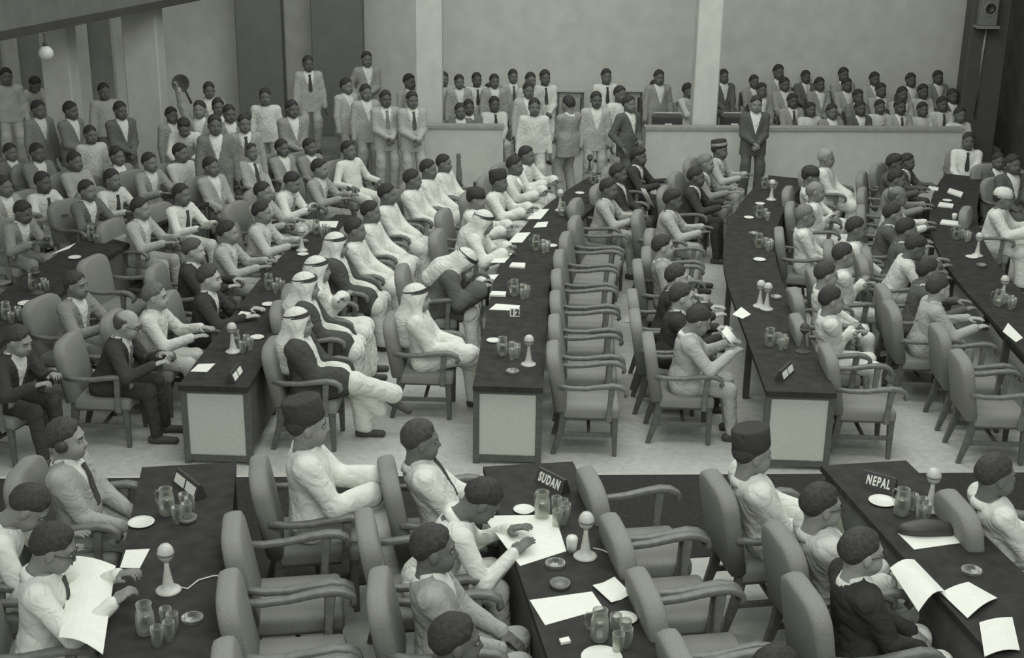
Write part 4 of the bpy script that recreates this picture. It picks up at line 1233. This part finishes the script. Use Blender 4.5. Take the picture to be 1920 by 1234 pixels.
def text_mesh(s, size, depth=.002):
    cu = bpy.data.curves.new('lettering', 'FONT'); cu.body = s; cu.size = size; cu.extrude = depth; cu.align_x = 'CENTER'; cu.align_y = 'CENTER'
    cu.offset = size * .035; cu.space_character = 1.25
    o = bpy.data.objects.new('lettering_source', cu); COL.objects.link(o)
    dg = bpy.context.evaluated_depsgraph_get(); dg.update()
    me = bpy.data.meshes.new_from_object(o.evaluated_get(dg)); bpy.data.objects.remove(o)
    me.materials.clear(); me.materials.append(None); return me
def nameplate(px0, py0, px1, py1, text, label):
    a, b = at(px0, py0, ZT + .05), at(px1, py1, ZT + .05); c = (a + b) / 2; d = b - a
    rz = math.atan2(d.y, d.x); Ln = d.length
    t = empty('name_plate', (c.x, c.y, ZT), rz); hw = Ln / 2 + .03
    v = [(-hw, -.045, 0), (hw, -.045, 0), (hw, .045, 0), (-hw, .045, 0), (-hw, -.008, .10), (hw, -.008, .10), (hw, .008, .10), (-hw, .008, .10)]
    f = [(3, 2, 1, 0), (0, 1, 5, 4), (1, 2, 6, 5), (2, 3, 7, 6), (3, 0, 4, 7), (4, 5, 6, 7)]
    obj('holder', MB().add(v, f).mesh('holder'), M_BLACK, t)
    ang = math.atan2(.10, .037)
    mx = Matrix.Translation((0, -.0285, .05)) @ Matrix.Rotation(ang, 4, 'X')
    if text:
        me = text_mesh(text, 0.085)
        w = max(x.co.x for x in me.vertices) - min(x.co.x for x in me.vertices)
        obj('lettering', me, M_PAPER, t, mx @ Matrix.Diagonal((Ln / w, 1, 1, 1)))
    else:
        for (x0, x1) in ((-hw + .02, -.01), (.012, hw - .02)):
            obj('card', MB().box(x0, x1, -.03, .03, 0, .003).mesh('card'), M_PAPER, t, mx)
    tag(t, label, 'name plate', 'name plates')

ZT = TH + FGZ
# front left table
nameplate(338, 893, 372, 920, None, 'dark name plate with a white card on the lower left table')
jugset(326, 968, 'farther jug on the lower left table', 4)
jugset(288, 1192, 'nearer jug on the lower left table', 4)
mic(316, 1108, 'on the lower left table', [(330, 1100), (352, 1104), (372, 1088), (400, 1080), (425, 1079)])
saucer(265, 982, 'near the bowing man on the lower left table', 1.2)
sheet([(225, 1065), (236, 1032), (281, 1030), (262, 1066)], 'small white card on the lower left table beside the microphone')
ashtray(352, 977, 'beside the farther jug on the lower left table'); ashtray(361, 1166, 'beside the nearer jug on the lower left table')
o = sheet([(140, 1043), (217, 1062), (193, 1228), (110, 1196)], 'broad white paper before the bespectacled man at lower left', z=FGZ + .84, bulge=.03)
# middle front table
nameplate(1017, 891, 1055, 910, 'SUDAN', 'dark name plate with white letters SUDAN')
jugset(1030, 974, 'near the SUDAN plate', 5)
saucer(982, 958, 'beside the jug near the SUDAN plate', 1.0)
o = sheet([(905, 968), (1040, 966), (1062, 1034), (975, 1062)], 'large white document spread beneath the bowing man on the SUDAN table')
mic(1097, 1044, 'on the SUDAN table', [(1112, 1028), (1130, 1032), (1148, 1040), (1160, 1060), (1168, 1075)])
CUP = MB().lathe([(.001, 0), (.026, 0), (.034, .06), (.036, .085), (.028, .10), (.001, .105)], 16).mesh('cup', True)
o = obj('cup', CUP, M_CHINA); o.location = at(1072, 1034, ZT); tag(o, 'small white cup beside the microphone on the SUDAN table', 'cup')
ashtray(1041, 1063, 'beyond, of two on the SUDAN table'); ashtray(1050, 1100, 'nearer, of two on the SUDAN table')
sheet([(993, 1126), (1110, 1110), (1132, 1142), (1022, 1173)], 'long white paper on the SUDAN table before the folded card')
sheet([(1111, 1101), (1152, 1085), (1184, 1117), (1146, 1133)], 'white folded card on the SUDAN table near the empty armchairs', fold=True)
jugset(1140, 1204, 'at the bottom of the SUDAN table', 4)
saucer(1172, 1162, 'behind the bottom jug of the SUDAN table'); saucer(1128, 1236, 'at the bottom edge on the SUDAN table', 1.6)
sheet([(1048, 1202), (1066, 1198), (1070, 1206), (1052, 1210)], 'tiny white matchbox at the bottom of the SUDAN table', th=.015, name='matchbox', kind='matchbox')
# right front table
nameplate(1628, 896, 1672, 908, 'NEPAL', 'dark name plate with white letters NEPAL')
saucer(1654, 942, 'near the NEPAL plate', 1.3)
jugset(1704, 968, 'near the NEPAL plate', 4)
mic(1743, 956, 'on the NEPAL table')
sheet([(1683, 1000), (1775, 984), (1806, 1018), (1714, 1031)], 'white document on the NEPAL table under a dark case')
w0 = at(1735, 992, ZT + .03)
s = Solid().ell((0, 0, .035), (.15, .07, .045), .02).cap((-.13, .02, .01), (.13, -.02, .01), .04, .05, .04).half((0, 0, 1), (0, 0, 0))
o = obj('spectacle_case', mesh_from('case', *s.mesh(.01)), M_BLACK); o.location = (w0.x, w0.y, ZT + .005); o.rotation_euler = (0, 0, .15)
tag(o, 'dark soft case lying on a white document on the NEPAL table', 'case')
ashtray(1821, 1076, 'toward the right end of the NEPAL table')
sheet([(1668, 1066), (1714, 1050), (1772, 1110), (1722, 1148)], 'white sheet before the black-suited man at the NEPAL table', z=FGZ + .80, bulge=.05)
sheet([(1764, 1112), (1816, 1092), (1870, 1122), (1814, 1160)], 'white sheet curling toward the right at the bottom of NEPAL table', z=FGZ + .775, bulge=.02)
sheet([(1836, 1168), (1898, 1158), (1912, 1220), (1846, 1232)], 'white paper at the bottom right corner of the NEPAL table', z=FGZ + .775, bulge=.02)
ZT = TH
# left pale-ended table
nameplate(433, 708, 446, 692, None, 'small dark name plate at the end of the left pale-ended table')
jugset(450, 655, 'near the end of the left pale-ended table', 3); saucer(482, 634, 'beside the jug of the left pale-ended table')
mic(437, 660, 'beside the jug of the left pale-ended table')
sheet([(357, 697), (372, 683), (404, 682), (388, 698)], 'white slip near the end of the left pale-ended table')
sheet([(445, 592), (458, 576), (480, 578), (462, 598)], 'white note beside the second white dish on the left table'); saucer(503, 572, 'farther along the left pale-ended table')
jugset(512, 545, 'halfway along the left pale-ended table', 3); mic(566, 470, 'far along the left pale-ended table')
saucer(568, 478, 'near the far microphone on the left table'); jugset(600, 440, 'at far end of left pale-ended table', 3)
sheet([(590, 425), (600, 415), (635, 415), (630, 427)], 'white paper at the far end of the left pale-ended table')
# middle pale-ended table
jugset(951, 668, 'near the end of the middle pale-ended table', 4); mic(991, 684, 'near the end of the middle pale-ended table')
saucer(925, 640, 'near the end of the middle pale-ended table'); ashtray(961, 700, 'near the end of the middle pale-ended table')
sheet([(917, 581), (930, 570), (975, 573), (972, 583)], 'white papers near a small number card on the middle table')
sheet([(918, 556), (922, 549), (949, 550), (948, 557)], 'white pad near the bending robed man on the middle table', th=.02)
t, w = put('number_card', 965, 594); obj('card', MB().box(-.05, .05, -.004, .004, 0, .09).mesh('card'), M_PAPER, t)
obj('lettering', text_mesh('12', .085), M_BLACK, t, Matrix.Translation((0, -.0055, .045)) @ Matrix.Rotation(math.pi / 2, 4, 'X')); tag(t, 'small white card with number 12 on the middle table', 'card')
jugset(972, 556, 'a third along the middle table', 4)
sheet([(955, 502), (960, 495), (985, 496), (984, 504)], 'white pad before the jug halfway along the middle table', th=.02)
jugset(1012, 470, 'halfway along the middle pale-ended table', 4); saucer(1035, 462, 'beside the jug halfway along the middle table')
sheet([(1000, 427), (1008, 417), (1028, 416), (1024, 426)], 'white slip beyond the halfway jug on the middle table')
jugset(1060, 405, 'toward far end of middle pale-ended table', 4); saucer(1085, 388, 'toward the far end of the middle table'); mic(1050, 395, 'toward the far end of the middle table')
saucer(1087, 363, 'at the far end of the middle table'); jugset(1118, 345, 'at far end of middle pale-ended table', 3); mic(1105, 325, 'at the far end of the middle table', dark=True)
for i, (x, y) in enumerate(((915, 525), (942, 484), (975, 446), (1010, 402))):
    sheet([(x - 22, y + 9), (x - 6, y - 9), (x + 20, y - 10), (x + 4, y + 9)], 'white sheet before the robed row, %s along the middle table edge' % ORD[i])
# right pale-ended table
nameplate(1463, 704, 1480, 688, None, 'small dark name plate at the end of the right pale-ended table')
jugset(1452, 650, 'near the end of the right pale-ended table', 4); mic(1505, 660, 'near the end of the right pale-ended table', dark=True)
sheet([(1373, 590), (1390, 576), (1408, 590), (1392, 598)], 'white note beside the dark-suited men on the right table')
mic(1424, 575, 'a third along right pale-ended table'); mic(1437, 580, 'second of a pair along right table'); ashtray(1455, 560, 'beside the paired microphones on the right table')
saucer(1424, 488, 'halfway along the right pale-ended table', 1.1); jugset(1430, 466, 'halfway along the right pale-ended table', 4)
saucer(1404, 409, 'toward the far end of the right table'); jugset(1430, 410, 'toward far end of right pale-ended table', 2); ashtray(1413, 440, 'toward the far end of the right table')
mic(1446, 375, 'at the far end of the right table'); saucer(1425, 383, 'at the far end of the right table'); jugset(1440, 355, 'at far end of right pale-ended table', 3)
# far right table
sheet([(1776, 362), (1780, 355), (1806, 363), (1802, 371)], 'white pad at the far end of the far right table', th=.02); sheet([(1758, 388), (1762, 381), (1788, 385), (1786, 391)], 'second white pad on the far right table', th=.02)
sheet([(1762, 421), (1766, 414), (1802, 418), (1798, 425)], 'third white pad, below a white cup, on the far right table', th=.02)
o = obj('cup', CUP, M_CHINA); o.location = at(1789, 414, ZT); tag(o, 'white cup among the pads on the far right table', 'cup')
saucer(1776, 377, 'between the pads on the far right table'); saucer(1822, 483, 'halfway along the far right table', 1.1); jugset(1800, 450, 'halfway along the far right table', 4); ashtray(1840, 500, 'on the far right table')
mic(1832, 480, 'halfway along the far right table'); jugset(1880, 575, 'at the near part of the far right table', 4); mic(1879, 565, 'at the near part of the far right table')
sheet([(1880, 622), (1890, 606), (1918, 634), (1905, 642)], 'white paper at the right edge on the far right table'); sheet([(1738, 355), (1742, 349), (1760, 352), (1758, 358)], 'small note by the seated men on the far right table')
# far left table
saucer(140, 484, 'farther along the far left table', 1.1); saucer(48, 570, 'on the near part of the far left table', 1.2); jugset(70, 545, 'on the near part of the far left table', 3); jugset(20, 600, 'at the left edge on the far left table', 3)
sheet([(95, 478), (110, 470), (142, 456), (130, 466)], 'pale paper beside the grey-suited man on the far left table'); sheet([(200, 445), (205, 432), (240, 440), (238, 455)], 'pale folder farther along the far left table', m=mat(.4, .9, .05, 20., 'grey_paper'))
jugset(178, 452, 'farther along the far left table', 2); mic(70, 550, 'on the near part of the far left table', dark=True)
# papers held in hands
held(1368, 632, .93, .22, .20, FACE_FG - .5, -.75, 'white paper held up by the pale-suited reader at the right table')
held(975, 345, 1.0, .01 + .2, .2, 0, -.6, 'white paper held by a robed delegate near the far end of middle table')
held(1213, 372, .95, .2, .26, .3, -.5, 'white leaflet held by a dark-suited man beyond the empty armchairs')
held(1560, 968, 1.5, .2, .24, .3, -.3, 'crumpled white sheet held near the face of the second man at NEPAL table')

# reflector raised over the left crowd, microphone stand, desks of the reporters
c = at(340, 157, 1.95); t = empty('flash_reflector', c, 0)
mx = Matrix.Rotation(math.radians(75), 4, 'X')
obj('dish', MB().lathe([(.001, .0), (.08, .012), (.13, .05), (.135, .05), (.085, 0), (.001, -.012)], 20, mx).mesh('dish', True), M_DARK, t)
obj('grip', MB().tube([(0, 0, 0), (.06, 0, -.12), (.13, .02, -.30)], .018, 8).mesh('grip', True), M_DARK, t)
tag(t, 'dark round flash reflector on a grip held above the left crowd', 'reflector')
c = at(538, 318, 0); c = Vector((c.x, 20.0, 0)) if c.y > 20 else c
t = empty('microphone_stand', c); obj('base', MB().lathe([(.001, 0), (.16, 0), (.16, .02), (.03, .04), (.001, .04)], 18).mesh('base', True), M_DARK, t)
obj('pole', MB().tube([(0, 0, .03), (0, 0, 1.45)], .013, 8).mesh('pole', True), M_DARK, t)
obj('head', MB().lathe([(.001, 1.44), (.03, 1.45), (.04, 1.50), (.035, 1.56), (.001, 1.58)], 14).mesh('head', True), M_DARK, t)
tag(t, 'floor microphone stand with a dark pole among the left crowd', 'microphone stand')
def desk(px0, px1, py, y, label):
    d0 = _F * FPX + _R * (px0 - 960) - _U * (py - 617); d1 = _F * FPX + _R * (px1 - 960) - _U * (py - 617)
    x0, x1 = d0.x * y / d0.y, d1.x * y / d1.y; z = CAM_H + d0.z * y / d0.y
    t = empty('desk', ((x0 + x1) / 2, y, 0)); hw = (x1 - x0) / 2; zz = z
    obj('top', MB().box(-hw, hw, 0, .5, zz - .05, zz, .005, 1).mesh('top'), mat(.5, .7, .06, 20., 'desk_top'), t)
    for sx in (-1, 1):
        for sy in (.04, .44): obj('leg', MB().box(sx * (hw - .05) - .025, sx * (hw - .05) + .025, sy, sy + .05, 0, zz - .05).mesh('leg'), M_WOOD, t)
    obj('front_board', MB().box(-hw + .05, hw - .05, .05, .07, zz - .16, zz - .05).mesh('front_board'), mat(.3, .8, .1, 20., 'desk_board'), t)
    tag(t, label, 'desk')
desk(1042, 1098, 168, 25.6, 'reporters desk with pale top behind the gap, left one')
desk(1172, 1208, 168, 25.6, 'reporters desk with pale top behind the gap, right one')
def radio(px, y, wid, label):
    d = _F * FPX + _R * (px - 960) - _U * (236 - 617); x = d.x * y / d.y
    t = empty('equipment_case', (x, y, .12)); hw = wid / 2
    obj('table', MB().box(-hw - .05, hw + .05, -.02, .4, .72, .76).mesh('table'), M_WOOD, t)
    for sx in (-1, 1):
        for sy in (0, .34): obj('leg', MB().box(sx * hw - .02, sx * hw + .02, sy, sy + .04, -.12, .72).mesh('leg'), M_WOOD, t)
    obj('box', MB().box(-hw, hw, .02, .32, .76, 1.0, .015, 2).mesh('box'), M_BLACK, t)
    hd = MB().tube([(-hw, .03, 1.0), (-hw + .02, .03, 1.06), (hw - .02, .03, 1.06), (hw, .03, 1.0)], .012, 7); obj('handle', hd.mesh('handle', True), mat(.4, .4, .1, 20., 'handle'), t)
    obj('name_card', MB().box(-.05, .07, .0, .012, .80, .88).mesh('name_card'), M_PAPER, t)
    tag(t, label, 'equipment')
radio(1252, 22.6, .5, 'dark equipment case with pale handle behind the parapet left of the right column')
radio(1376, 22.7, .4, 'dark equipment case behind the parapet right of the right column')
